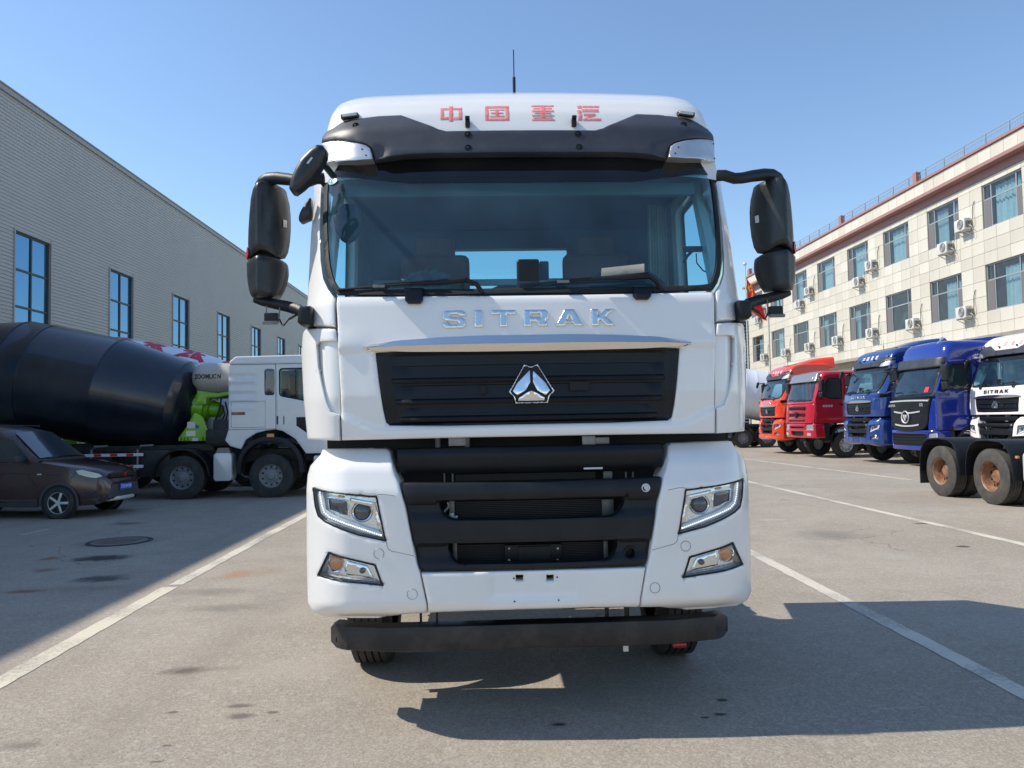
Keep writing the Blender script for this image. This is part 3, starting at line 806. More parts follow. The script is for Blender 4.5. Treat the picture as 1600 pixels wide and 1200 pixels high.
def build_main_truck():
    root = empty('truck', (U0, Y0, 0))
    tag(root, 'large white truck facing the camera head-on in the yard, chrome letters on nose', 'truck')
    add = lambda *a, **k: panel(*a, parent=root, **k)
    # ---------------- windshield and hood
    wl = TL([(511, 246), (508, 257), (504.8, 308), (504, 358.7), (506, 406.7), (510.7, 433.3), (517.5, 449.5), (527, 460.5)], Fc)
    wb = TL([(580, 461), (700, 460.5), (826, 458)], Fc)
    zt = T(826, 232, Fc)[1]
    left = [(-1.16, zt-.03)]+wl+wb[:-1]
    wout = [(0, zt)]+left+[(0, wb[-1][1])]+mir(left)[::-1]
    wout = wout[::-1] if area(wout) < 0 else wout
    inner = offs(wout, .036)
    ins = chaikin(inner, 2, 70)
    add('windshield_frame', DARK, wout, lambda u, z: Fc(u, z)-.002, th=.03, rnd=.006, holes=[ins], res=.07)
    add('windshield', WIND, offs(ins, -.01), lambda u, z: Fc(u, z)+.008, th=.003, rnd=.004, res=.06)
    # dark sun-shade film across the top of the glass
    seam = TL([(526.2, 463.5), (525.4, 480), (527, 510), (529.4, 572.5), (531.7, 618.8), (534.5, 688)], Fc)
    hb = TL([(733, 683.5), (824, 682)], Fc)
    ht = TL([(606.9, 463.2), (752.4, 462), (826, 461)], Fc)
    leftp = ht[::-1][1:]+seam+hb[:-1]
    hood = [(0, ht[-1][1])]+leftp+[(0, hb[-1][1])]+mir(leftp)[::-1]
    gl = TL([(586.5, 551), (591.8, 595.6), (598.8, 641.9), (603.0, 660), (609, 665), (700, 665), (826, 662.5)], Fc)
    gt = TL([(826, 545), (700, 546)], Fc)
    gleft = [gt[1]]+gl[:-1]
    gout = [(0, gt[0][1])]+gleft+[(0, gl[-1][1])]+mir(gleft)[::-1]
    hood_o = add('hood', WHITE, hood, Fhood, th=.04, rnd=.012, holes=[gout], res=.024, ang=50)
    # upper grille: recessed plate with four slats
    gp = offs(gout if area(gout) > 0 else gout[::-1], .003)
    gr = add('upper_grille', BLACKG, gp, lambda u, z: Fc(u, z)+.004+.02*sst(.80-abs(u), -.02, .02)*(sst(z, 1.735, 1.75)-sst(z, 2.13, 2.15)), th=.04, rnd=.008, res=.02)
    zs = [T(826, y, Fc)[1] for y in (567, 598, 631, 658)]
    for i in range(3):
        zb, z1 = zs[i+1], zs[i]
        g = G(); rows = []
        W = .80-.03*i
        N = 24
        for k in range(N+1):
            u = -W+2*W*k/N; e = sst(W-abs(u), 0, .07)
            y = Fc(u, (zb+z1)/2)+.024
            rows.append([(u, y, z1-.004), (u, y-.004*e, z1-.008), (u, y-.012*e, zb+.040), (u, y-.030*e, zb+.030), (u, y-.034*e, zb+.020), (u, y-.026*e, zb+.010), (u, y, zb+.008)])
        g.grid(rows); g.build('slat', BLACKG, root, ang=28)
    g = G()
    a = T(755, 609, Fc); b = T(905, 604, Fc)
    for q in (a, b): g = G(); g.box((q[0], Fc(*q)+.004, q[1]), (.03 if q[0] < 0 else .11, .02, .045)); g.build('sensor_slot', DARK, root)
    # ---------------- chrome bar over the grille
    g = G(); rows = []
    top = TL([(570.5, 540.6), (621.9, 532), (691.3, 527), (760, 524), (826, 523.2)], Fc)
    bot = TL([(571.5, 548.6), (645, 550.2), (737.5, 549.8), (800, 549.0), (826, 548.7)], Fc)
    N = 64
    tt = [(p[0], p[1]) for p in top]; bt = [(p[0], p[1]) for p in bot]
    for k in range(N+1):
        u = -1+2*k/N; U = abs(u)*abs(top[0][0]) ; zt_ = interp(-U, tt); zb_ = interp(-U, bt)
        if abs(u) > .985: zt_ -= .006; zb_ += .006
        U = math.copysign(U, u); y = Fc(U, zt_)-.004
        zm = zb_+(zt_-zb_)*.46
        rows.append([(U, y+.025, zt_), (U, y-.002, zt_), (U, y-.030, zm+.006), (U, y-.034, zm), (U, y-.030, zm-.006), (U, y-.020, zb_), (U, y+.02, zb_)])
    g.grid(rows); cb = g.build('chrome_bar', LETC, root, ang=30)
    for s in (-1, 1):
        g = G(); U = s*(abs(top[0][0])-.022); zz = (top[0][1]+bot[0][1])/2-.004
        g.lathe([(0, .008), (.006, .008), (.008, .005)], (U, Fc(U, zz)-.026, zz), (0, -1, 0), 12); g.build('screw', GREYM, cb)
    # ---------------- letters
    LET = {
     'S': ([(1, .68), (.72, .68), (.68, .78), (.35, .78), (.3, .71), (.36, .64), (.87, .60), (1, .47), (1, .14), (.87, 0), (.13, 0), (0, .13), (0, .33), (.28, .33), (.32, .22), (.66, .22), (.71, .30), (.66, .37), (.14, .41), (0, .54), (0, .86), (.13, 1), (.87, 1), (1, .87)], []),
     'I': ([(0, 0), (1, 0), (1, 1), (0, 1)], []),
     'T': ([(0, 1), (0, .72), (.35, .72), (.35, 0), (.65, 0), (.65, .72), (1, .72), (1, 1)], []),
     'R': ([(0, 0), (0, 1), (.88, 1), (1, .87), (1, .46), (.90, .33), (.95, .24), (.96, .02), (.60, 0), (.57, .2), (.5, .27), (.30, .27), (.30, 0)], [[(.30, .56), (.68, .56), (.68, .74), (.30, .74)]]),
     'A': ([(0, 0), (.34, 1), (.66, 1), (1, 0), (.68, 0), (.62, .17), (.38, .17), (.32, 0)], [[(.43, .34), (.57, .34), (.5, .58)]]),
     'K': ([(0, 0), (0, 1), (.29, 1), (.29, .62), (.62, 1), (1, 1), (.62, .55), (1, 0), (.62, 0), (.38, .34), (.29, .25), (.29, 0)], [])}
    for ch, x0, x1, y0, y1 in (('S', 691.9, 726.9, 485.3, 513.4), ('I', 741.4, 753.5, 484.7, 511.7), ('T', 768, 804.5, 484, 511.3), ('R', 818.7, 855.7, 483.6, 510.6), ('A', 868, 910.5, 482.8, 510), ('K', 924.3, 959.8, 482.6, 509.5)):
        a = T(x0, y1, Fc); b = T(x1, y0, Fc); c = T(x0, y0, Fc)
        f = lambda p: (a[0]+(b[0]-a[0])*p[0], a[1]+(b[1]-a[1])*p[1])
        po, ho = LET[ch]
        panel('letter', LETC, [f(p) for p in po], lambda u, z: Fc(u, z)-.014, parent=root, th=.014, rnd=.005, holes=[[f(p) for p in h] for h in ho], res=.012, ang=60)
    # ---------------- emblem
    def E_(pts): return TL(pts, Fc)
    out = E_([(818.5, 569.8), (829, 573), (839.5, 569.2), (866, 611), (858.5, 619), (855.6, 630), (805.4, 631), (802.3, 621), (794.9, 612.5)])
    em = empty('emblem', parent=root)
    inn = offs(out if area(out) > 0 else out[::-1], .008)
    panel('ring', CHROME, out, lambda u, z: Fc(u, z)-.030, parent=em, th=.03, rnd=.004, holes=[inn], res=.02)
    panel('backing', DARK, offs(inn, -.002), lambda u, z: Fc(u, z)-.022, parent=em, th=.03, rnd=.001, res=.04)
    for pts, tx, tz in (([(819.5, 577), (827.6, 579), (828, 597), (821, 610), (808, 618), (801, 611.5)], -.12, .15), ([(832.4, 579), (839.5, 577), (859, 610), (852, 617.5), (839, 610), (832.2, 597)], .12, .15), ([(830, 610.5), (838, 614), (850.5, 621.5), (850, 625.8), (810, 626.6), (810.5, 622), (822, 614)], 0, -.10)):
        q = E_(pts); cx = sum(p[0] for p in q)/len(q); cz = sum(p[1] for p in q)/len(q)
        panel('facet', CHROME, q, lambda u, z: Fc(cx, cz)-.026+(u-cx)*tx+(z-cz)*tz, parent=em, th=.01, rnd=.002, res=.03)
    # ---------------- pillars and corner panels (both sides)
    sil = TL([(503, 254), (490.7, 290.7), (489.3, 326.7), (485.3, 369.3), (482.7, 420), (480.5, 460), (479.5, 510)], Fc)
    pin = TL([(523.3, 510), (522.2, 480), (522.4, 464), (513, 452), (505.3, 435), (501.5, 407), (500, 358), (501.5, 308), (506, 256)], Fc)
    ap = sil+pin
    cl = TL([(523.8, 514.2), (526.4, 572.5), (528.6, 618.8), (531.3, 688.5), (480.6, 686.5), (474.1, 618.8), (471.1, 556.3), (473, 521), (477, 515)], Fc)
    vent = TL([(527.4, 533.5), (498.5, 534.5), (495, 539), (497.3, 572.5), (503.2, 600.3), (510.2, 628), (517.2, 643.2), (530.4, 647.7)], Fc)
    # the vent cut is open towards the seam: build the frame as one outline
    frame = [cl[0]]+vent+[cl[3]]+cl[4:]
    def Fap(u, z): return Fc(u, z)-.004
    def Fcor(u, z): return Fc(u, z)-.012*(1-sst(abs(u), 1.10, 1.16))
    for s in (1, -1):
        mm_ = (lambda p: p) if s == 1 else mir
        add('windshield_pillar', WHITE, mm_(ap), Fap, th=.30, rnd=.012, res=.03)
        add('corner_panel', WHITE, mm_(frame), lambda u, z: Fc(u, z)-.012, th=.34, rnd=.012, res=.02)
        vi = [(a_, b_) for a_, b_ in vent]
        add('vent_panel', WHITE, mm_(offs(vi if area(vi) > 0 else vi[::-1], -.006)), lambda u, z: Fc(u, z)+.012+.05*sst(abs(u), 1.17, 1.26), th=.02, rnd=.001, res=.02)
        for zz in (1.88, 2.06):
            g = G(); g.box((-s*(1.222+.05*(zz-1.97)), Fc(1.2, zz)+.035, zz), (.03, .02, .012)); g.build('vent_clip', SILVERP, root)
    # ---------------- roof fairing : explicit surface
    RP = [(.50, 3.30), (.53, 3.45), (.57, 3.62), (.62, 3.76), (.69, 3.87), (.80, 3.96), (.95, 4.035), (1.2, 4.085), (1.6, 4.10), (2.42, 4.08)]
    def roof_pt(s, t):
        """s along the profile 0..1, t across -1..1"""
        L = len(RP)-1; x = s*L; i = min(L-1, int(x)); f = x-i
        y = RP[i][0]*(1-f)+RP[i+1][0]*f; z = RP[i][1]*(1-f)+RP[i+1][1]*f
        w_ = 1.295; n_ = 20.0; a_ = abs(t)
        if a_ < .6: cu = a_/.6*.88; cz = (1-cu**n_)**(1/n_)
        else:
            q0 = .88; z0_ = (1-q0**n_)**(1/n_); an = (a_-.6)/.4*PI/2
            cu = q0+(1-q0)*math.sin(an); cz = max(0, 1-cu**n_)**(1/n_)
        cu = math.copysign(cu, t)
        h = max(0, z-3.30)
        u = cu*w_*(1-.045*max(0, h-.12))
        zz = 3.30+h*cz-.012*(u/1.2)**2*min(1, h/.4)
        y += .05*(u/1.2)**2+(0 if abs(u) < 1.0 else .8*(abs(u)-1.0)**2)
        return (u, y, zz)
    rows = [[roof_pt(i/44, -1+2*k/56) for k in range(57)] for i in range(45)]
    g = G(); g.grid(rows)
    g.build('roof_fairing', WHITE, root, ang=60)
    def Froof(u, z):
        zc = z+.012*(u/1.2)**2
        tab = [(b, a) for a, b in RP]
        return interp(zc, tab)+.05*(u/1.2)**2+(0 if abs(u) < 1.0 else .8*(abs(u)-1.0)**2)
    g = G()
    rows = [[(u_, 2.42+.0, z_) for u_ in (-1.2, 1.2)] for z_ in (3.3, 3.97)]
    g.grid(rows); g.build('roof_back', WHITE, root)
    # ---------------- sun visor
    vt = TL([(502, 221), (504, 212), (513.7, 201), (521, 194.5), (537, 188), (562.6, 184.3), (590.6, 180.6), (626.8, 178.8), (656, 189.5), (684, 200.5), (697, 203.8), (731.8, 203.2), (820, 202.3)], Fv)
    vb = TL([(502.4, 223), (530, 219), (556, 221), (572, 225), (579.5, 230), (584, 247.6), (604.6, 244.6), (632.6, 241.2), (670, 239.4), (731.8, 238.6), (820, 237.5)], Fv)
    lf = vt[::-1][1:]+vb[:-1]
    vo = [(0, vt[-1][1])]+lf+[(0, vb[-1][1])]+mir(lf)[::-1]
    def Fvis(u, z):
        a = abs(u); y = Fv(u, z)
        # scooped end pieces beside the silver trim
        return y+.035*sst(a, .82, .90)*(1-sst(z, 3.43, 3.50))*(1-sst(a, 1.0, 1.1))
    vis = add('sun_visor', VISOR, vo, Fvis, th=.10, rnd=.012, res=.03, ang=50)
    for px, py in ((556, 196.5), (731, 210), (731.5, 231), (903, 209.3), (905, 230), (1068.5, 195)):
        u, z = T(px, py, Fv); y = Fvis(u, z)-.001
        g = G(); g.lathe([(0, .022), (.003, .022), (.0035, .017), (-.004, .016), (-.003, .009), (.004, .008), (.006, .004)], (u, y, z), (0, -1, .25), 20)
        g.build('bolt', BLACKP, vis)
    for px, py in ((730.6, 191.5), (896, 190.5)):
        u, z = T(px, py, Froof); y = Froof(u, z)
        g = G(); g.box((u, y-.02, z-.012), (.030, .05, .055)); g.box((u, y-.045, z+.012), (.030, .03, .02)); g.build('visor_bracket', BLACKP, vis, bevel=.004)
    tr = TL([(502.3, 223.5), (530, 220.5), (556, 222.8), (571, 226.5), (578.3, 231.5), (583, 248.6), (553.3, 251), (511.3, 256), (504, 257)], Fv)
    for s in (1, -1):
        t_ = add('corner_trim', BRUSH, tr if s == 1 else mir(tr), lambda u, z: Fv(u, z)-.004, th=.16, rnd=.008, res=.03)
        for q in ((505, 229), (566, 233.5), (572, 243)) if s == 1 else ((505, 252), (505, 229), (566, 233.5), (572, 243)):
            u, z = T(q[0], q[1], Fv); u = u*s; g = G(); g.lathe([(0, .006), (.003, .005)], (u, Fv(u, z)-.004, z), (0, -1, 0), 10); g.build('rivet', BLACKP, t_)
    # ---------------- roof marker lamps, decals, antenna
    for px, py in ((547.5, 182.6), (1070, 179.6)):
        u, z = T(px, py, Froof); u = math.copysign(.5*(abs(u)+1.105), u); y = Froof(u, z)-.01
        g = G(); sl = .06*(-1 if u > 0 else 1)
        rt = Matrix.Rotation(-sl, 3, 'Y') @ Matrix.Rotation(R(10)*(1 if u > 0 else -1), 3, 'Z')
        g.box((u, y, z-.004), (.115, .05, .032), rt); ml = g.build('marker_lamp', BLACKP, root, bevel=.006)
        g = G(); g.box((u, y-.022, z-.001), (.098, .02, .020), rt); g.build('lamp_lens', CLEAR2, ml, bevel=.004)
    RT_ = lambda p: T(p[0], p[1], Froof)
    def decal(rects, polys=()):
        g = G()
        for x0, y0, x1, y1 in rects:
            a = RT_((x0, y1)); b = RT_((x1, y0))
            po = [(a[0], a[1]), (b[0], a[1]), (b[0], b[1]), (a[0], b[1])]
            panel('', None, po, lambda u, z: Froof(u, z)-.0018, th=.0004, rnd=.0002, res=.02, g=g)
        for po in polys:
            panel('', None, [RT_(p) for p in po], lambda u, z: Froof(u, z)-.0018, th=.0004, rnd=.0002, res=.02, g=g)
        g.build('red_character', DECALR, root, recalc=False)
    decal([(688.2, 168.5, 722, 172.5), (688.2, 172.5, 693.5, 187), (716.5, 172.5, 722, 187), (688.2, 182.8, 701.5, 187.5), (707.7, 182.8, 722, 187.5), (701.5, 166, 707.7, 190)])
    decal([(758, 165.5, 794.8, 169.4), (758, 169.4, 763, 188.5), (790, 169.4, 794.8, 188.5), (763, 184.8, 790, 188.8), (765, 170.8, 788, 173), (767, 175.6, 786, 177.8), (765, 180.6, 788, 183), (774, 173, 779, 180.6)])
    decal([(830.3, 164.6, 864.5, 167), (833, 168.6, 862, 170.6), (831, 172.2, 865, 174.6), (835, 176.2, 861, 178), (831.5, 179.6, 865.5, 181.8), (833, 183.2, 863, 185), (831.3, 186.2, 866.6, 188.6), (844.5, 167, 851, 186.2)])
    decal([(910, 165.5, 935.5, 168.2), (909, 170.3, 934.8, 174.8), (912, 177.5, 930, 181)], [[(901, 165.5), (908, 165), (909, 169.5), (903, 170)], [(900.8, 172.5), (907, 172), (908.5, 176), (903, 177.5)], [(903, 188.5), (903.5, 180), (909, 178), (909, 188.5)], [(922, 181), (930, 181), (918, 185), (938.8, 185), (938.8, 188.7), (911, 188.7), (910.5, 186)]])
    g = G(); X, z = at(803.5, 141, 5.45)
    g.cyl((X-U0, 1.15, 3.96), (X-U0, 1.15, z+.095), .011, 10); g.cyl((X-U0, 1.15, z+.09), (X-U0, 1.15, z+.30), .004, 8)
    g.lathe([(0, .03), (.02, .022)], (X-U0, 1.15, 3.97), (0, 0, 1), 12)
    g.build('antenna', BLACKP, root)
    for px in (723, 893):
        u, z = T(px, 147, Froof); g = G(); g.lathe([(0, .006), (.004, .005)], (u, .93, 3.915), (0, -1, .6), 8); g.build('rivet', GREYM, root)
    # ---------------- lower gap: dark cross member, mechanical parts
    g = G(); rows = []
    z1 = T(826, 697, const(.12))[1]; z0 = T(826, 737, const(.12))[1]
    for k in range(41):
        u = -.765+1.53*k/40; e = sst(.765-abs(u), 0, .03); y = .10+.05*(u/.9)**2
        zz = z0+(1-e)*.012
        rows.append([(u, y+.10, z1), (u, y+.02, z1), (u, y+.005, z1-.012), (u, y-.003, z1-.05), (u, y+.012, zz+.03), (u, y+.03, zz), (u, y+.12, zz)])
    g.grid(rows); g.build('cross_member', BLACKG, root, ang=40)
    g = G(); g.bb(-1.2, 1.2, .32, .40, .72, 1.68); g.build('inner_bulkhead', DARK, root)
    g = G(); g.bb(-1.22, -.87, .50, .60, 1.5, 1.66); g.build('inner_fender', DARK, root, bevel=.01); g = G(); g.bb(.87, 1.22, .50, .60, 1.5, 1.66); g.build('inner_fender', DARK, root, bevel=.01)
    def boxpx(x0, y0, x1, y1, yd, dp, name, m, bev=.003):
        a = T(x0, y1, const(yd)); b = T(x1, y0, const(yd)); g = G()
        g.bb(a[0], b[0], yd, yd+dp, a[1], b[1]); return g.build(name, m, root, bevel=bev)
    boxpx(701, 683, 733, 697, .14, .03, 'mount_plate', GREYM); boxpx(910, 681, 930, 695, .14, .03, 'mount_plate', GREYM)
    boxpx(930, 683, 952, 694, .16, .03, 'mount_plate', GREYM)
    for px in (684, 730):
        a = T(px, 690, const(.15)); g = G(); pts = []
        for k in range(60): an = k*.9; pts.append((a[0]+.014*math.cos(an), .15+.014*math.sin(an), a[1]+.03-k*.0011))
        g.tube(pts, .003, 5); g.build('spring', GREYM, root)
    boxpx(912, 730, 942, 733.6, .12, .02, 'steel_strip', SILVERP); boxpx(943, 736, 956.5, 750, .24, .04, 'bracket', GREYM)
    for px in (694, 707, 955, 979, 990): 
        a = T(px, 747, const(.24)); g = G(); g.cyl((a[0], .26, a[1]-.03), (a[0], .26, a[1]+.035), .006, 8); g.build('pipe', GREYM, root)
    # radiators behind the lower grille
    def rad(x0, y0, x1, y1, nm, n):
        a = T(x0, y1, const(.26)); b = T(x1, y0, const(.26)); pa = empty(nm, parent=root)
        g = G(); g.bb(a[0], b[0], .275, .30, a[1], b[1]); g.build('core', DARK, pa)
        for k in range(n):
            z = a[1]+(b[1]-a[1])*(k+.5)/n; g = G(); g.bb(a[0], b[0], .258, .276, z-.0035, z+.0035)
            link(bpy.data.objects.new('fin', g.mesh('fin', RADI)), pa)
    rad(712, 779, 940, 815, 'radiator', 11); rad(706, 846, 948, 882, 'condenser', 12); rad(712, 737, 930, 752, 'radiator', 5)
    for x0, x1, y0, y1 in ((941, 959, 780, 806), (944, 950, 845, 877), (708, 714, 845, 878), (702, 710, 782, 812)):
        boxpx(x0, y0, x1, y1, .24, .03, 'side_tube', GREYM)
    boxpx(702, 802, 709, 812, .22, .03, 'valve', SILVERP); boxpx(709, 806, 715, 811, .22, .02, 'valve', SILVERP)
    g = G(); q = [T(x, y, const(.23)) for x, y in ((700, 785), (700.5, 792), (694, 800), (693, 806), (703, 807))]
    g.tube([(a, .23, b) for a, b in q], .007, 8); g.build('pipe', SILVERP, root)
    boxpx(789, 850, 877, 884, .20, .04, 'sensor_mount', BLACKG); boxpx(810, 853, 860, 881, .185, .03, 'radar_unit', BLACKP, .006)
    for x in (795.5, 871.5):
        for y in (857, 875):
            a = T(x, y, const(.195)); g = G(); g.lathe([(0, .007), (.006, .006)], (a[0], .199, a[1]), (0, -1, 0), 8); g.build('bolt', SILVERP, root)
    # ---------------- bumper grille
    bo = TL([(826, 753.4), (690, 754.8), (626, 754.5), (634, 790.8), (644.9, 844), (652.5, 879), (657, 889), (664, 893.3), (826, 891)], Fb)
    bgo = bo+mir(bo)[::-1][1:-1]
    h1 = TL([(683, 784.8), (690.8, 803), (706, 813.5), (826, 812)], Fb); h1t = TL([(826, 781)], Fb)
    h1p = [h1t[0]]+h1+mir(h1[:-1])[::-1]
    h2 = TL([(698, 851), (702, 868), (714, 882.5), (826, 881)], Fb); h2t = TL([(826, 848.5)], Fb)
    h2p = [h2t[0]]+h2+mir(h2[:-1])[::-1]
    zA, zB, zC, zD = h1t[0][1], h1[-1][1], h2t[0][1], h2[-1][1]
    def Fbg(u, z):
        y = Fb(u, z)+.018
        a = abs(u)
        s = sst(.70-a, -.05, .03)
        y += s*(.03*sst(z, zB-.004, zB+.05)*(1-sst(z, zA-.006, zA+.004)) + .03*sst(z, zD-.004, zD+.05)*(1-sst(z, zC-.006, zC+.004)))
        y -= .006*sst(z, zA+.005, zA+.02)
        return y
    hh = T(986.7, 865.7, Fb); circ = [(hh[0]+.026*math.cos(t*PI/9), hh[1]+.026*math.sin(t*PI/9)) for t in range(18)]
    add('bumper_grille', BLACKP, bgo, Fbg, th=.06, rnd=.010, holes=[roundc(h1p, .03), roundc(h2p, .03), circ], res=.026, ang=35)
    g = G(); g.lathe([(0, .034), (-.004, .034), (-.006, .028), (.02, .026), (.06, .024), (.06, .0001)], (hh[0], Fbg(*hh), hh[1]), (0, 1, 0), 24, cap=False); g.build('tow_hole', BLACKP, root)
    a = T(1009.7, 762.3, Fb); g = G(); g.lathe([(0, .024), (.004, .024), (.006, .019), (-.002, .018), (-.002, .011), (.006, .010), (.010, .004)], (a[0], Fbg(*a), a[1]), (0, -1, 0), 20); g.build('tow_cap', SILVERP, root)
    # ---------------- bumper corners with lamps
    co = TL([(508.3, 701.5), (560, 700.6), (603, 700.9), (609.5, 706), (613.5, 730.4), (617.5, 742.5), (622.5, 753.4), (632.3, 790.8), (643, 844), (651.4, 882.7), (655.6, 895), (666.3, 945.5), (667.5, 958.3), (635, 959.8), (618.6, 962.2), (590.6, 966.5), (553.3, 966.6), (506.7, 964.8), (488, 955.5), (480.6, 943), (478.1, 863.3), (478.1, 790.8), (480.0, 742), (484.2, 728), (499.9, 711), (503.5, 702.6)], Fb)
    hl = TL([(488.8, 762.8), (588, 776.5), (602, 845), (560, 836), (507, 815), (496.5, 806), (492, 791)], Fb)
    fl = TL([(513.2, 863.3), (585.7, 882.7), (597.7, 914.6), (496.2, 898.4)], Fb)
    def Fbc(u, z):
        y = Fb(u, z)
        # shallow brows above lamps and the flat between
        return y
    for s in (1, -1):
        M_ = (lambda p: list(p)) if s == 1 else mir
        bc = add('bumper_corner', WHITE, M_(co), Fbc, th=.42, rnd=.012, holes=[M_(hl), M_(fl)], res=.026, ang=50)
        for cx, cy in ((592, 865), (644.2, 928.4)):
            a = T(cx, cy, Fb); rr = .0285; g = G()
            pts = [(s*a[0]+rr*math.cos(t*PI/16), Fb(a[0]+rr*math.cos(t*PI/16)*s, a[1]+rr*math.sin(t*PI/16))-.0012, a[1]+rr*math.sin(t*PI/16)) for t in range(33)]
            g.tube(pts, .0013, 4); g.build('plug_outline', GREYM, bc)
        for pl in ([(617, 775), (598, 772), (590, 772.5), (588.3, 775)], [(603.5, 846), (604.5, 853), (607, 858), (611, 860.8), (646.5, 868.5)]):
            q = TL(pl, Fb); g = G(); g.tube([(s*x, Fb(x, z)-.0008, z) for x, z in q], .0014, 4); g.build('seam_line', GREYM, bc)
        # headlight
        hp = empty('headlight', parent=root)
        off_in = offs(hl if area(hl) > 0 else hl[::-1], .0055)
        panel('bezel', BLACKP, M_(offs(hl if area(hl) > 0 else hl[::-1], -.004)), lambda u, z: Fb(u, z)-.001, parent=hp, th=.012, rnd=.003, holes=[M_(off_in)], res=.05)
        panel('reflector', REFL, M_(off_in), lambda u, z: Fb(u, z)+.055, parent=hp, th=.002, rnd=.001, res=.03)
        st = TL([(494.3, 768.5), (503, 770), (507.5, 797), (520, 806), (593, 831), (597, 840.5), (561, 831.5), (509, 811.5), (499.5, 803.5), (495.8, 790)], Fb)
        panel('light_strip', SILVERP, M_(st), lambda u, z: Fb(u, z)+.030, parent=hp, th=.02, rnd=.004, res=.02)
        path = [T(x, y, Fb) for x, y in ((498, 770), (499.5, 780), (501.5, 791), (505, 801.5), (513, 809), (530, 816), (560, 826.5), (594, 837.5))]
        ds = dens(path+[path[-1]], .0135)
        for k, q in enumerate(ds[:38]):
            g = G(); g.lathe([(0, .0055), (.004, .005), (.006, .0025)], (s*q[0], Fb(*q)+.031, q[1]), (0, -1, 0), 8)
            link(bpy.data.objects.new('led', g.mesh('led', LEDW)), hp)
        hs = TL([(511, 779.5), (540, 784.5), (541.5, 806), (524, 800.5), (513, 796.5)], Fb)
        panel('lamp_frame', CHROME, M_(offs(hs if area(hs) > 0 else hs[::-1], -.008)), lambda u, z: Fb(u, z)+.034, parent=hp, th=.03, rnd=.004, holes=[M_(hs)], res=.05)
        panel('inner_lamp', LENSD, M_(hs), lambda u, z: Fb(u, z)+.045, parent=hp, th=.005, rnd=.004, res=.03)
        c = T(563.9, 801, Fb); g = G(); yy = Fb(*c)
        g.lathe([(.0, .060), (.010, .060), (.018, .054), (.014, .048), (.004, .046)], (s*c[0], yy+.052, c[1]), (0, -1, 0), 32, cap=False); g.build('projector_ring', CHROME, hp)
        g = G(); g.lathe([(0, .046), (.010, .042), (.018, .033), (.023, .020), (.025, .0001)], (s*c[0], yy+.048, c[1]), (0, -1, 0), 32); g.build('projector_lens', LENSD, hp, ang=60)
        br = TL([(545, 779), (584, 786), (597, 829), (590, 828.5), (579, 792.5), (546, 786)], Fb)
        panel('trim_strip', CHROME, M_(br), lambda u, z: Fb(u, z)+.03, parent=hp, th=.02, rnd=.005, res=.03)
        am = TL([(526, 774.5), (534, 776), (534, 779), (526, 777.5)], Fb)
        panel('amber_marker', ORANGE, M_(am), lambda u, z: Fb(u, z)+.04, parent=hp, th=.01, rnd=.001, res=.03)
        panel('lens', CLEAR, M_(offs(off_in, -.003)), lambda u, z: Fb(u, z)+.006, parent=hp, th=.001, rnd=.006, res=.05)
        # fog light
        fp = empty('fog_light', parent=root); fi = offs(fl if area(fl) > 0 else fl[::-1], .0065)
        panel('bezel', BLACKP, M_(offs(fl if area(fl) > 0 else fl[::-1], -.004)), lambda u, z: Fb(u, z)-.002, parent=fp, th=.012, rnd=.003, holes=[M_(fi)], res=.05)
        panel('reflector', REFL, M_(fi), lambda u, z: Fb(u, z)+.045, parent=fp, th=.002, rnd=.001, res=.03)
        c = T(524, 881.5, Fb); yy = Fb(*c); g = G()
        g.lathe([(0, .048), (.012, .048), (.016, .044), (.012, .040)], (s*c[0], yy+.040, c[1]), (0, -1, 0), 28, cap=False); g.build('lamp_ring', CHROME, fp)
        g = G(); g.lathe([(0, .040), (.008, .036), (.012, .022), (.014, .0001)], (s*c[0], yy+.036, c[1]), (0, -1, 0), 24); g.build('indicator_lens', ORANGE, fp, ang=60)
        rf = TL([(540, 877), (572, 884.5), (585, 908), (537, 900.5), (535, 890)], Fb)
        panel('bowl', CHROME, M_(rf), lambda u, z: Fb(u, z)+.036, parent=fp, th=.01, rnd=.012, res=.02)
        c = T(565, 893, Fb); g = G(); g.lathe([(0, .018), (.008, .016), (.012, .008)], (s*c[0], Fb(*c)+.03, c[1]), (0, -1, 0), 20); g.build('bulb', LENSD, fp)
        panel('lens', CLEAR, M_(offs(fi, -.003)), lambda u, z: Fb(u, z)+.004, parent=fp, th=.001, rnd=.005, res=.05)
    # ---------------- bumper centre with plate recess
    cb_ = TL([(658.2, 896), (687, 895.4), (826, 893), (826, 952.5), (750, 954.5), (690, 956.8), (670.2, 958), (668.5, 944)], Fb)
    cc = cb_; cpo = cc+mir([p for p in cc if abs(p[0]) > .05])[::-1]
    # order: left top .. centre .. down .. back; make the symmetric loop
    tl = [cc[2], cc[1], cc[0], cc[7], cc[6], cc[5], cc[4], cc[3]]
    cpo = tl+mir(tl[1:-1])[::-1]
    p0 = T(766, 942, Fb); p1 = T(766, 895.5, Fb)
    def Fbp(u, z):
        a = abs(u)
        return Fb(u, z)+.014*(1-sst(a, abs(p0[0])-.004, abs(p0[0])+.006))*sst(z, p0[1]-.012, p0[1]+.040)
    sq = []
    for px in (812, 860):
        q = T(px, 904.2, Fb); sq.append([(q[0]-.021, q[1]-.017), (q[0]+.021, q[1]-.017), (q[0]+.021, q[1]+.017), (q[0]-.021, q[1]+.017)])
    add('bumper_centre', WHITE, cpo, Fbp, th=.10, rnd=.008, holes=sq, res=.026, ang=50)
    for px, py in ((803, 904.5), (804, 940), (871, 902.5), (873, 938)):
        q = T(px, py, Fb); g = G(); g.lathe([(0, .005), (.001, .005)], (q[0], Fbp(*q)-.0005, q[1]), (0, -1, 0), 8); g.build('plate_hole', DARK, root)
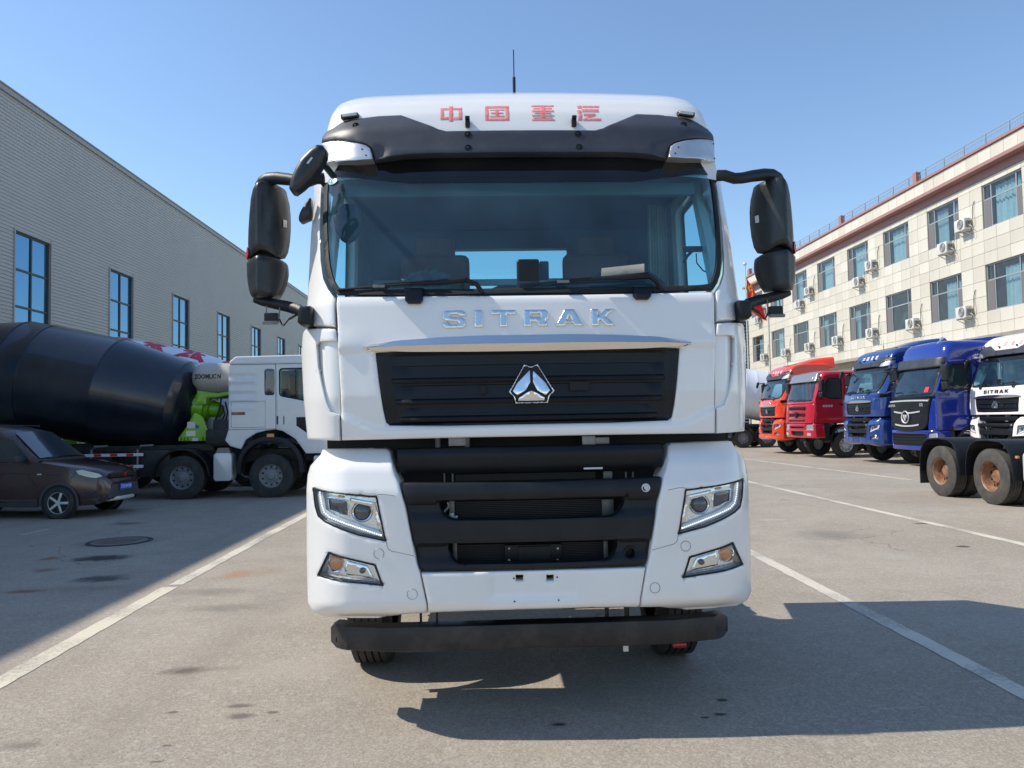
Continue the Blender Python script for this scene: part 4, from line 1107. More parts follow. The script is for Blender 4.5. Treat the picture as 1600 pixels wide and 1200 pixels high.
    # ---------------- under-run bar
    ty = .30
    def Fbar(u, z): return ty-.02+.02*(u/1.2)**2+1.25*max(0, abs(u)-1.10)
    bl = TL([(517, 980), (527.7, 974), (541, 978.5), (600, 981), (700, 978.5), (826, 975.0)], Fbar)
    bb_ = TL([(517, 1003), (523, 1011.5), (546.3, 1016), (623.3, 1019.4), (740, 1017), (826, 1013)], Fbar)
    rows = []
    top = [(p[0], p[1]) for p in bl]; bot = [(p[0], p[1]) for p in bb_]; W = abs(bl[0][0])
    for k in range(61):
        U = -W+2*W*k/60; a_ = abs(U); zt_ = interp(-a_, top); zb_ = interp(-a_, bot)
        y = Fbar(U, 0)
        c_ = .006
        rows.append([(U, y+.12, zt_), (U, y+c_, zt_), (U, y+.0015, zt_-.0025), (U, y, zt_-c_), (U, y, zb_+c_), (U, y+.0015, zb_+.0025), (U, y+c_, zb_), (U, y+.12, zb_)])
    g = G(); g.grid(rows, closed=True); g.add([p for p in rows[0]]+[p for p in rows[-1]], [tuple(range(8)), tuple(range(15, 7, -1))])
    ub = g.build('underrun_bar', BARP, root, ang=35)
    for U in (-W*.955, W*.965):
        g = G(); g.bb(U-.003, U+.003, ty+.02, ty+.03, bot[0][1]+.03, top[0][1]-.03); g.build('end_seam', DARK, ub)
    for px, rr_ in ((659, .006), (684, .006), (946, .01), (977, .012)):
        q = T(px, 968, const(.5)); g = G(); g.bb(q[0]-rr_, q[0]+rr_, .42, .46, .42, .82); g.build('bar_bracket', CHASSIS, root)
    g = G(); q = T(977.5, 1013, const(.36)); g.box((q[0], .36, q[1]), (.032, .02, .034)); g.build('bar_stop', SILVERP, root, bevel=.003)
    q = T(890, 967, const(.5)); g = G(); g.lathe([(0, .016), (.03, .016), (.03, .01), (.04, .01)], (q[0], .5, q[1]), (0, -1, .3), 10); g.build('coupling', SILVERP, root)
    # ---------------- underbody
    g = G()
    g.bb(-.42, -.34, .35, 7.2, .72, .98); g.bb(.34, .42, .35, 7.2, .72, .98)
    for y in (.6, 2.4, 4.0, 5.5, 7.15): g.bb(-.34, .34, y-.06, y+.06, .75, .95)
    g.build('chassis_frame', CHASSIS, root, bevel=.006)
    g = G(); g.bb(-.30, .95, .45, .62, .66, .80); g.bb(.2, .8, .6, 1.3, .55, .85); g.bb(-.25, .3, .7, 2.2, .60, 1.2); g.build('engine_sump', CHASSIS, root, bevel=.02)
    g = G(); g.cyl((-1.0, 1.5, .55), (1.0, 1.5, .55), .06, 12); g.build('front_axle', CHASSIS, root)
    g = G(); g.cyl((-.9, .62, .72), (.9, .62, .72), .022, 10); g.cyl((-.75, .62, .72), (-.75, .62, .84), .03, 10); g.build('stabiliser_bar', CHASSIS, root)
    q = T(1067, 1008, const(1.0)); g = G(); g.cyl((q[0]-.075, .98, q[1]+.01), (q[0]+.015, .98, q[1]+.01), .022, 14); g.build('red_reflector', REDL, root)
    tread = G()
    def tyre_geo(g, xo, xi, r, rim):
        """x-axis wheel, outer face at xo, inner at xi (signed)"""
        sg = 1 if xo > xi else -1; W = abs(xo-xi)
        pr = [(W*.02, rim), (0, rim+.04), (.0, rim+.12), (W*.06, r-.03)]
        nb = 5; w0 = W*.10; span = W*.80
        pr += [(w0, r-.004)]
        for k in range(nb):
            a = w0+span*k/nb; b = w0+span*(k+1)/nb
            pr += [(a+.002, r), (b-.012, r)]
            if k < nb-1: pr += [(b-.010, r-.016), (b, r-.016)]
        pr += [(W*.94, r-.03), (W, rim+.12), (W, rim+.04), (W*.98, rim)]
        return pr
    def wheel(x, y, kind, parent, name='wheel', r=.525, m=RUBBER):
        s = 1 if x > 0 else -1
        wp = empty(name, parent=parent)
        W = .30; xo = x
        g = G(); pr = tyre_geo(g, xo, xo-s*W, r, .29); g.lathe(pr, (xo, y, r), (-s, 0, 0), 48, cap=False)
        g.build('tyre', m, wp, ang=30)
        g = G()
        if kind == 'front':
            g.lathe([(.0, .285), (.006, .275), (.02, .265), (.045, .25), (.05, .16), (.03, .15), (.025, .10), (-.005, .085), (-.012, .05), (-.012, .0001)], (xo-s*.02, y, r), (-s, 0, 0), 36, cap=False)
        else:
            g.lathe([(.0, .285), (.006, .275), (.03, .262), (.14, .25), (.17, .235), (.178, .14), (.16, .13), (.12, .12), (.11, .08), (.11, .0001)], (xo-s*.01, y, r), (-s, 0, 0), 36, cap=False)
        rim = g.build('rim', SILVERP if kind == 'front' else RUST, wp, ang=35)
        g = G()
        for k in range(10):
            an = 2*PI*k/10; dx = .045 if kind == 'front' else .172
            g.lathe([(0, .016), (.022, .015), (.024, .006)], (xo-s*dx, y+.168*math.cos(an), r+.168*math.sin(an)), (s, 0, 0), 6)
        g.build('wheel_nut', GREYM if kind == 'front' else RUST, wp)
        g = G()
        for k in range(10):
            an = 2*PI*(k+.5)/10
            g.lathe([(0, .026), (.003, .026)], (xo-s*((.0535) if kind == 'front' else .178), y+.215*math.cos(an), r+.215*math.sin(an)), (s, 0, 0), 10)
        g.build('vent_hole', DARK, wp)
        if kind == 'rear':
            g = G(); x2 = xo-s*.34; g.lathe(tyre_geo(g, x2, x2-s*W, r, .29), (x2, y, r), (-s, 0, 0), 40, cap=False); g.build('inner_tyre', m, wp, ang=30)
        return wp
    for s in (-1, 1): wheel(s*1.24, 1.52, 'front', root)
    for s in (-1, 1):
        for y in (4.62, 6.22): wheel(s*1.25, y, 'rear', root, m=TYRES)
    for s in (-1, 1):
        # front wheel arch
        g = G(); rows = []
        for k in range(19):
            an = PI*(.02+.96*k/18); rr = .66
            for_y = 1.52-rr*math.cos(an); zz = .60+rr*math.sin(an)*1.0
            rows.append([(s*.80, for_y, zz), (s*1.27, for_y, zz), (s*1.28, for_y+.02*math.cos(an), zz+.05), (s*1.27, for_y-.045*-math.cos(an)*-1, zz+.05)])
        g.grid(rows); g.build('wheel_arch', BLACKP, root)
        # rear fenders
        for y in (4.62, 6.22):
            g = G(); rows = []
            prof = [(-.70, .50), (-.69, .75), (-.64, .98), (-.52, 1.14), (-.36, 1.21), (0, 1.23), (.36, 1.21), (.52, 1.14), (.64, .98), (.69, .75), (.70, .50)]
            for (a, b) in prof:
                ca = a*.965; cb2 = b-.03 if b > .6 else b
                rows.append([(s*.58, y+a, b), (s*1.24, y+a, b), (s*1.275, y+a*.985, b-.012), (s*1.275, y+ca, cb2), (s*.58, y+ca, cb2)])
            g.grid(rows, closed=True); g.build('fender', BLACKP, root, ang=40)
        g = G(); g.bb(s*.60, s*1.26, 6.93, 6.945, .22, .60); g.build('mud_flap', RUBBER, root)
        g = G(); g.box((s*1.27, 5.42-1.62, .93), (.05, .06, .05)); g.build('side_marker', ORANGE, root, bevel=.01)
        # fuel tank
        g = G(); po = roundc([(s*.62, .42), (s*1.24, .42), (s*1.24, 1.05), (s*.62, 1.05)], .14, 6)
        g.prism(po, 2.55, 3.72, lambda a, b, d: (a, d, b)); g.build('fuel_tank', SILVERP, root, bevel=.02)
        g = G()
        for yy in (2.8, 3.45): g.prism([(p[0]*1.0+s*.008*(1 if abs(p[0]) > .9 else -1), .735+(p[1]-.735)*1.03) for p in po], yy-.03, yy+.03, lambda a, b, d: (a, d, b))
        g.build('tank_strap', BLACKP, root)
        # steps under the door
        g = G(); g.bb(s*.92, s*1.20, .50, .86, .66, 1.56); st = g.build('step_panel', WHITE, root, bevel=.02)
        for zz in (.75, 1.12):
            g = G(); g.bb(s*1.10, s*1.215, .56, .80, zz, zz+.16); g.build('step', DARK, st)
    g = G(); g.lathe([(0, .48), (.05, .48), (.06, .3)], (0, 5.4, 1.02), (0, 0, 1), 28); g.bb(-.5, .5, 5.0, 5.8, .98, 1.04); g.build('fifth_wheel', CHASSIS, root)
    # ---------------- cab sides, back, floor
    def Yl(y0, z):  return y0
    side = [(.42, 1.62), (2.42, 1.62), (2.42, 3.42), (.86, 3.42), (.62, 3.0), (.46, 2.55)]
    win = [(.66, 2.50), (1.36, 2.50), (1.38, 3.28), (.96, 3.30)]
    lowwin = [(.58, 2.50), (.98, 2.50), (1.06, 2.40), (1.36, 2.40), (1.38, 3.29), (.93, 3.31)]
    door = [(.50, 1.66), (1.50, 1.66), (1.50, 3.38), (.90, 3.38), (.68, 3.0), (.50, 2.55)]
    rear = [(1.512, 1.62), (2.42, 1.62), (2.42, 3.44), (1.512, 3.44)]
    for s in (-1, 1):
        mp = lambda a, b, d, s=s: (s*(1.275-.02*max(0, (b-2.5))-d), a, b)
        dr = panel('door', WHITE, door, lambda a, b: .0+.03*sst(b, 2.45, 2.5)*0, parent=root, th=.05, rnd=.012, holes=[roundc(lowwin, .05)], res=.12, mp=mp, flip=(s < 0))
        panel('side_window', SIDEG, offs(roundc(lowwin, .05), -.008 if area(lowwin) > 0 else .008), lambda a, b: .015, parent=dr, th=.002, rnd=.002, res=.2, mp=mp, flip=(s < 0))
        wf = roundc(lowwin, .05); wf = wf if area(wf) > 0 else wf[::-1]
        panel('window_frame', BLACKP, offs(wf, -.012), lambda a, b: -.003, parent=dr, th=.012, rnd=.003, holes=[offs(wf, .022)], res=.12, mp=mp, flip=(s < 0))
        g = G(); g.box((s*1.285, 1.38, 2.18), (.03, .18, .05)); g.build('door_handle', BLACKP, dr, bevel=.008)
        panel('side_panel', WHITE, rear, lambda a, b: 0, parent=root, th=.04, rnd=.012, res=.2, mp=mp, flip=(s < 0))
        # side fairing behind the cab
        panel('side_fairing', WHITE, [(2.39, 1.3), (2.95, 1.45), (2.98, 3.3), (2.39, 3.9)], lambda a, b: .03, parent=root, th=.05, rnd=.012, res=.3, mp=mp, flip=(s < 0), back=True)
    # back wall with rear window, floor and ceiling
    rw0 = at(694.5, 389.5, Y0+2.30); rw1 = at(888, 441, Y0+2.30)
    rwp = [(rw0[0]-U0, rw1[1]-.05), (rw1[0]-U0, rw1[1]-.05), (rw1[0]-U0, rw0[1]), (rw0[0]-U0, rw0[1])]
    back = [(-1.22, 1.62), (1.22, 1.62), (1.22, 3.5), (-1.22, 3.5)]
    panel('rear_wall', INTG, back, lambda u, z: 2.30, parent=root, th=.10, rnd=.002, holes=[rwp], res=.4, back=True)
    panel('rear_window', SIDEG, offs(rwp, -.01), lambda u, z: 2.36, parent=root, th=.002, rnd=.001, res=.4)
    g = G(); g.bb(-1.2, 1.2, .45, 2.3, 1.60, 1.66); g.build('cab_floor', INTB, root)
    g = G(); g.bb(-1.19, 1.19, .85, 2.3, 3.40, 3.44); g.build('headliner', INTG, root)
    # interior things seen through the glass
    g = G(); rows = []
    for k in range(31):
        u = -1.16+2.32*k/30
        hump = .27*math.exp(-((u-.68)/.33)**4)+.17*sst(u, -.42, -.16)*(1-sst(u, .25, .45))
        rows.append([(u, .20+.5*plan(u), 2.40), (u, .33+.5*plan(u), 2.47+.05*hump), (u, .55, 2.50+.35*hump), (u, .72, 2.47+hump), (u, .80, 2.32), (u, .80, 1.7)])
    g.grid(rows); g.build('dashboard', INTB, root, ang=50)
    for cx in (-.62, .62):
        seat = empty('seat', parent=root)
        g = G(); g.box((cx, 1.58, 2.55), (.52, .16, .95)); g.box((cx, 1.32, 2.10), (.54, .55, .16)); g.build('seat_back', INTBR, seat, bevel=.06, seg=3)
        g = G(); g.box((cx, 1.60, 3.07), (.30, .12, .20)); g.build('headrest', INTBR, seat, bevel=.05, seg=3)
    g = G(); rows = []
    for k in range(17):
        u = -.98+.62*k/16; rows.append([(u, 1.45+.03*math.sin(k*2.1), 2.3), (u*1.0, 1.42+.04*math.sin(k*1.7+1), 2.6), (u*.97-.02, 1.46+.02*math.sin(k*2.6), 2.86-.10*((k-8)/8)**2), (u*.92-.05, 1.54, 2.96-.22*((k-8)/8)**2)])
    g.grid(rows); g.build('plastic_wrap', PLASTW, root, ang=60)
    g = G(); pts = [(.60+.23*math.cos(a*PI/16), .98+.11*math.sin(a*PI/16), 2.42+.20*math.sin(a*PI/16)) for a in range(33)]
    g.tube(pts, .016, 8); g.cyl((.60, .9, 2.3), (.6, .99, 2.42), .04, 10); g.box((.6, .98, 2.42), (.40, .02, .05)); g.build('steering_wheel', INTB, root)
    g = G(); rows = []
    for k in range(25):
        y = 1.35+.012*math.sin(k*1.9); u = .98+.17*k/24
        rows.append([(u, y+.5*(u-.98), 1.9), (u, y+.5*(u-.98), 3.35)])
    g.grid(rows); g.build('curtain', CURT, root, ang=60)
    g = G(); g.bb(-1.15, 1.15, .66, .72, 3.22, 3.30); g.build('overhead_shelf', INTG, root, bevel=.01)
    g = G(); g.bb(-1.17, 1.17, 2.05, 2.09, 2.88, 2.93); g.build('bunk_rail', SILVERP, root)
    # sun-shade band inside the glass top
    shade = TL([(516, 250), (516, 278), (640, 286), (826, 284.5), (826, 232)], Fc)
    sb = [(0, shade[4][1]), (shade[0][0], shade[4][1]-.02), shade[1], shade[2], (0, shade[3][1])]; sbp = sb+mir(sb[1:-1])[::-1]
    SHB = glass('shade_band', (.03, .04, .05), ior=1.5, dust_or_veil=.02)
    panel('shade_band', SHB, sbp, lambda u, z: Fc(u, z)+.004, parent=root, th=.001, rnd=.002, res=.08)
    # sensor on the dash, paper, sticker, grab handle, driver camera
    g = G(); a = T(826, 440, const(.17)); g.box((a[0], .21, a[1]+.04), (.135, .05, .20)); so = g.build('camera_housing', BLACKP, root, bevel=.02, seg=3)
    g = G(); a = T(851, 415, const(.2)); g.box((a[0], .25, a[1]-.02), (.055, .04, .11)); g.build('sensor_box', BLACKP, root, bevel=.01)
    a = T(519.8, 283.7, Fc); g = G(); pts = [(a[0]+.033*math.cos(t*PI/12), a[1]+.022*math.sin(t*PI/12)) for t in range(24)]
    stk = panel('sticker', STICK, pts, lambda u, z: Fc(u, z)-.003+.0, parent=root, th=.001, rnd=.0005, res=.02)
    g = G()
    for dx in (-.014, 0, .014):
        pp = [(a[0]+dx+.008*math.cos(t), Fc(a[0], a[1])-.0055, a[1]+.011*math.sin(t)) for t in [PI*(.3+1.4*k/10) for k in range(11)]]
        g.tube(pp, .002, 4)
    g.build('sticker_print', BLKPRT, stk)
    g = G(); q = [at(x, y, 5.05) for x, y in ((1121, 380), (1114, 383), (1110, 395), (1110, 425), (1112, 433))]
    g.tube([(a[0]-U0, .72, a[1]) for a in q], .022, 8); g.build('grab_handle', INTB, root)
    q0 = at(1070, 388, 5.0); q1 = at(1098, 391, 5.0); g = G(); g.bb(q0[0]-U0, q1[0]-U0, .70, .74, q1[1]-.005, q0[1]+.015)
    q = [at(x, y, 5.0) for x, y in ((1089, 395), (1090, 410), (1100, 422), (1112, 427))]; g.tube([(a[0]-U0, .72, a[1]) for a in q], .005, 6)
    q = [at(x, y, 5.0) for x, y in ((1082, 392), (1074, 400), (1070, 410))]; g.tube([(a[0]-U0, .72, a[1]) for a in q], .012, 6)
    g.build('driver_monitor', BLKPRT, root, bevel=.003)
    # ---------------- wipers
    def P3(px, py, yd, F=Fc):
        u, z = T(px, py, lambda a, b: F(a, b)+yd); return Vector((u, F(u, z)+yd, z))
    for piv, el, mid, tip, ctr in (((753.5, 457), (726, 436.5), (640, 444), (527, 449.6), (592, 447.2)), ((1034, 452), (1012.5, 430.5), (925, 436), (812.7, 442), (880, 440))):
        wp = empty('wiper', parent=root); g = G()
        pp = [P3(*piv, -.01), P3(piv[0]-9, piv[1]-13, -.04), P3(*el, -.055), P3((el[0]+mid[0])/2, (el[1]+mid[1])/2+1, -.055), P3(*mid, -.05)]
        g.tube(pp[:3], .014, 8); g.tube([pp[2], pp[3]], [.022, .016], 8); g.tube(pp[3:], [.014, .008], 8); g.build('wiper_arm', BLACKP, wp)
        a = P3(*el, -.022); b = P3(*tip, -.016); g = G(); n = 16
        g.tube([a.lerp(b, k/n)+Vector((0, 0, .006*math.sin(PI*k/n)-.012)) for k in range(n+1)], .007, 6)
        g.tube([a.lerp(b, k/n)+Vector((0, -.012, .010*math.sin(PI*k/n)-.006)) for k in range(3, n-4)], .005, 6)
        g.build('wiper_blade', BLACKP, wp)
        g = G(); c = P3(*ctr, -.035); g.box(c, (.07, .02, .018)); g.build('wiper_joint', GREYM, wp, bevel=.004)
    for x0, y0, x1, y1 in ((632, 450.7, 662, 475), (987.5, 449.6, 1017, 468.7)):
        q = TL([(x0, y0), (x1, y0), (x1-1, y1-5), (x1-5, y1), (x0+6, y1), (x0+1.5, y1-5)], Fc)
        add('wiper_cap', BLACKP, q, lambda u, z: Fc(u, z)-.035, th=.04, rnd=.010, res=.02)
    # ---------------- mirrors
    yM = .58
    def MP(px, py, y=yM): X, z = at(px, py, Y0+y); return (X-U0, z)
    for s in (1, -1):
        sh = 0 if s == 1 else -.025
        fx = (lambda p: [(a, b) for a, b in p]) if s == 1 else (lambda p: [(-a-sh, b+.0) for a, b in p])
        cv = lambda x, y, z: (x, y, z) if s == 1 else (-x-sh, y, z)
        mr = empty('mirror', parent=root)
        up_ = [MP(*p) for p in ((408, 288), (393.3, 300), (386.7, 348), (384.8, 388), (389.5, 404), (399, 399), (416, 393.3), (432, 402.7), (441.3, 397.3), (445.3, 360), (444.8, 316), (440, 290.7), (424, 285.5))]
        lo_ = [MP(*p) for p in ((381.9, 409.3), (390, 404.5), (408, 400.8), (430.7, 402.7), (440, 405), (442.7, 410), (443.2, 428), (438.7, 452), (433.3, 464.8), (415, 467), (396, 466.7), (388, 456.7), (383, 433.3))]
        cx = MP(408, 340)[0]
        def Fm(u, z):
            uu = u if s == 1 else -u-sh
            # crease: outer facet turns back
            dd_ = max(0, uu-cx); return yM-.10+(.0+1.1*max(0, cx-uu))+.22*dd_+6.0*dd_*dd_
        panel('upper_housing', MIRH, fx(chaikin(up_, 1, 60)), Fm, parent=mr, th=.05, rnd=.035, res=.02, ang=60, back=True)
        panel('lower_housing', MIRH, fx(chaikin(lo_, 1, 60)), Fm, parent=mr, th=.05, rnd=.035, res=.02, ang=60, back=True)
        gk = G(); c0 = MP(412, 400); gk.box(cv(c0[0], yM+.06, c0[1]), (.12, .10, .06)); gk.build('joint', DARK, mr)
        for nm, poly in (('mirror_glass', up_), ('mirror_glass', lo_)):
            q = offs(poly if area(poly) > 0 else poly[::-1], .02)
            panel(nm, CHROME, fx(q), lambda u, z: Fm(u, z)+.06, parent=mr, th=.002, rnd=.001, res=.1)
        q = [MP(*p) for p in ((386.2, 386), (389, 391), (389.5, 398), (386, 405.5), (384, 403), (384.4, 392))]
        panel('indicator_lens', REDL, fx(q), lambda u, z: Fm(u, z)-.004, parent=mr, th=.05, rnd=.003, res=.02)
        q = [MP(*p) for p in ((440.8, 341), (444.4, 341), (444.2, 352), (440.6, 353))]
        panel('mirror_label', SILVERP, fx(q), lambda u, z: Fm(u, z)-.004, parent=mr, th=.004, rnd=.001, res=.02)
        # upper arm
        def PP(px, py, y):
            X, z = at(px, py, Y0+y); x_ = X-U0
            return (x_, y, z) if s == 1 else (-x_-sh*min(1, max(0, (492-px)/55)), y, z)
        g = G(); g.tube([PP(404, 291, .60), PP(409, 284, .59), PP(418, 279.5, .57), PP(433, 278.5, .54), PP(452, 280.5, .5), PP(468, 283.5, .46), PP(480, 284, .44), PP(494, 279, .44), PP(506, 279, .46)], [.03, .036, .04, .04, .038, .036, .036, .036, .036], 10, flat=.8); g.build('upper_arm', BLACKP, mr)
        g = G(); g.tube([PP(398, 468, .60), PP(412, 471, .58), PP(430, 475, .56), PP(450, 479, .52), PP(466, 484, .46), PP(476, 491, .42)], [.022, .032, .034, .036, .036, .036], 10, flat=.8); g.build('lower_arm', BLACKP, mr)
        q = [(at(*p, Y0+.30)[0]-U0, at(*p, Y0+.30)[1]) for p in ((474, 482), (490, 481), (492.3, 487), (491.5, 509), (488, 511.5), (475, 511), (470, 506), (471, 487))]
        panel('arm_bracket', BLACKP, [(a, b) for a, b in (q if s == 1 else [(-a, b) for a, b in q])], lambda u, z: .20, parent=mr, th=.22, rnd=.02, res=.03, back=True)
        # work lamp under the arm
        wl_ = empty('work_lamp', parent=mr if False else root)
        g = G(); c = PP(425, 497, .50); g.box((c[0], c[1], c[2]), (.085, .06, .06)); g.build('lamp_body', BLACKP, wl_, bevel=.008)
        g = G(); c = PP(424, 505, .50); g.box((c[0], c[1]-.02, c[2]), (.095, .03, .02)); g.build('lamp_lens', GREYM, wl_, bevel=.004)
        for x in (416.5, 437): g = G(); g.tube([PP(x, 478, .52), PP(x, 484, .52), PP(x-1, 495, .52)], .004, 6); g.build('lamp_bracket', GREYM, wl_)
        g = G(); g.tube([PP(437, 499, .5), PP(440, 506, .48), PP(443, 509, .46), PP(447, 504, .44), PP(452, 498, .42), PP(460, 494, .40)], .005, 6); g.tube([PP(452, 498, .42), PP(462, 492, .40)], .010, 8); g.build('lamp_cable', BLKPRT, wl_)
    # small front mirror and kerb mirror on the image-left pillar
    sm = empty('front_mirror', parent=root)
    def Q(px, py, y): X, z = at(px, py, Y0+y); return (X-U0, z)
    q = [Q(*p, .20) for p in ((500, 233), (508, 234), (514, 241), (513, 251), (505, 268), (493.3, 284), (478, 299), (466, 308), (460.5, 306.5), (456.5, 300), (458.7, 286.7), (466, 270), (474.7, 254.7), (488, 241))]
    panel('housing', MIRH, q, lambda u, z: .10+.0*u, parent=sm, th=.06, rnd=.030, res=.02, ang=60, back=True)
    panel('mirror_glass', CHROME, offs(q if area(q) > 0 else q[::-1], .02), lambda u, z: .165, parent=sm, th=.002, rnd=.001, res=.1)
    g = G(); a = Q(497, 262, .25); g.tube([(a[0], .16, a[1]), (a[0]+.03, .30, a[1]+.03), (a[0]+.04, .5, a[1]+.03)], .02, 8); g.build('mirror_stalk', BLACKP, sm)
    a = Q(478.5, 250, .18); g = G(); g.box((Q(484, 251, .1)[0], .099, Q(484, 251, .1)[1]), (.010, .004, .045), Matrix.Rotation(R(38), 3, 'Y')); g.build('mirror_label', SILVERP, sm)
    km = empty('kerb_mirror', parent=root)
    q = [Q(*p, .62) for p in ((489, 309), (489, 343), (481, 346), (472, 350.5), (468, 346), (469.5, 336), (476, 324), (483, 314))]
    panel('housing', MIRH, chaikin(q, 2, 200), lambda u, z: .56, parent=km, th=.05, rnd=.03, res=.02, ang=60, back=True)
    q = [Q(*p, .7) for p in ((479, 312), (487, 308), (486, 318), (480, 325))]
    panel('mirror_glass', SILVERP, q, lambda u, z: .70, parent=km, th=.01, rnd=.003, res=.04)
    # dark shape added behind the glass, standing in for a mirror's reflection in it
    q = [Q(*p, .45) for p in ((512, 328), (520, 314), (531, 306.5), (548, 307), (556, 318), (559.5, 333), (555, 352), (546, 364), (534, 370), (524, 364), (516, 352))]
    im = panel('mirror_reflection', INTB, q, lambda u, z: .60, parent=root, th=.04, rnd=.02, res=.03, ang=60, back=True)
    return root
CLEAR2 = mat('marker_lens', (.55, .56, .55), .15, coat=1, bump=.6, bscale=80)
STICK = mat('sticker_teal', (.45, .78, .76), .4)
TRUCK = build_main_truck()
tag(link(panel('paper_sheet', PAPER, [T(x, y, const(.28)) for x, y in ((936, 427.5), (998.5, 420.5), (1000, 428), (937, 432))], lambda u, z: .28-(z-2.5)*1.5, th=.002, rnd=.0005, res=.1, back=True)) if False else panel('paper_sheet', PAPER, [(a+U0, b) for a, b in [T(x, y, const(.28)) for x, y in ((935, 426), (998.5, 420), (1001, 431), (936, 436))]], lambda u, z: Y0+.28-(z-2.5)*1.0, th=.002, rnd=.0005, res=.1, back=True), 'white printed paper sheet lying on the dashboard behind the windshield of the head-on truck', 'paper')
# ================================================================== copies of the same model on the right
def text_mesh(s, size, m, name='lettering', off=.0, ext=.004, align='CENTER'):
    cu = bpy.data.curves.new('t', 'FONT'); cu.body = s; cu.size = size; cu.offset = off; cu.extrude = ext; cu.align_x = align; cu.align_y = 'CENTER'; cu.resolution_u = 2
    o = bpy.data.objects.new('t', cu); COL.objects.link(o)
    dg = bpy.context.evaluated_depsgraph_get(); me = bpy.data.meshes.new_from_object(o.evaluated_get(dg))
    bpy.data.objects.remove(o); me.name = name; me.materials.clear(); me.materials.append(m)
    return bpy.data.objects.new(name, me)
SKIP = ('underrun_bar', 'bar_bracket', 'bar_stop', 'coupling', 'paper_sheet', 'red_reflector', 'plug_outline', 'seam_line', 'radiator', 'condenser', 'spring', 'pipe', 'valve', 'plastic_wrap', 'sticker', 'stabiliser_bar', 'work_lamp')
def place_truck(px, py, Y, ang, paint, label, sink=.0, deflect=True, decal_white=False, text_black=False, zref=1.95, X=None, skip=SKIP):
    swap = {}
    if paint: swap['white_paint'] = paint
    if decal_white: swap['faded_red_decal'] = DECALW
    r = copy_tree(TRUCK, None, swap, skip=skip)
    if X is None: X = at(px, py, Y)[0]
    r.location = (X, Y, 0); r.rotation_euler = (0, 0, -R(ang)); r['label'] = label; r['category'] = 'truck'
    for c in r.children:
        b = c.name.split('.')[0]
        if b in ('wheel', 'fender', 'mud_flap', 'chassis_frame', 'front_axle', 'fuel_tank', 'tank_strap', 'fifth_wheel', 'side_marker'): continue
        if b == 'letter' and text_black: c.material_slots[0].link = 'OBJECT'; c.material_slots[0].material = BLKPRT
        c.location.z -= sink
    pm = paint or WHITE
    if deflect:
        g = G(); rows = []
        for t in range(13):
            f = t/12; y = 1.25+1.65*f; h = .06+.34*math.sin(f*PI/2*.95); w_ = .78+.25*f
            rows.append([(-w_, y, 3.9), (-w_*.97, y, 4.0+h*.75), (-w_*.86, y, 4.0+h*.98), (0, y, 4.03+h), (w_*.86, y, 4.0+h*.98), (w_*.97, y, 4.0+h*.75), (w_, y, 3.9)])
        g.grid(rows); n = len(rows[0]); g.add(rows[0]+rows[-1], [tuple(range(n)), tuple(range(2*n-1, n-1, -1))])
        o = g.build('roof_deflector', pm, r, ang=50); o.location.z = -sink
        g = G(); g.bb(-.70, .70, 1.22, 1.30, 4.0, 4.10); o = g.build('deflector_gap', DARK, r); o.location.z = -sink
    if False:
        for k in range(4):
            u = -.52+.32*k; g = G()
            f = 3.72
            g.add([(u, .60, 3.62), (u+.17, .60, 3.62), (u+.17, .70, 3.78+.02), (u, .70, 3.78+.02)], [(0, 1, 2, 3)])
            g.f = []; g.mi = []
            for (a, b, c, d_) in ((0, .8, 1, 1), (0, .35, .5, .65), (0, 0, 1, .2), (.4, .0, .6, 1), (.0, .2, .2, .8), (.8, .2, 1, .8)):
                def q(s, t): return (u+.19*s, .585+.14*t, 3.60+.22*t)
                g.add([q(a, b), q(c, b), q(c, d_), q(a, d_)], [(0, 1, 2, 3)])
            o = g.build('white_character', DECALW, r, recalc=False); o.location = (0, -.02, -sink+.02)
    return r
DECALW = mat('white_decal', (.85, .85, .86), .5)
T1 = place_truck(1551, 626, 22.1, 86, None, 'white truck of the right-hand row with a black nameplate and red roof lettering', text_black=True, deflect=False)
T2 = place_truck(1336.5, 637, 27.4, 89, BLUEP, 'blue truck with white roof lettering parked between the crimson and grille-striped blue trucks', decal_white=True)
T3 = place_truck(1195.8, 642.5, 35.4, 89, REDP, 'orange-red truck with a tall roof deflector, farthest left of the right-hand row', decal_white=True)
# tractor whose rear axles show at the right edge: stands parallel to the yard, cab towards the camera
T4 = place_truck(0, 0, 15.05-5.42, 0, None, 'tractor truck with rusty rear wheels and black fenders at the right edge', X=9.48+1.25, deflect=False)

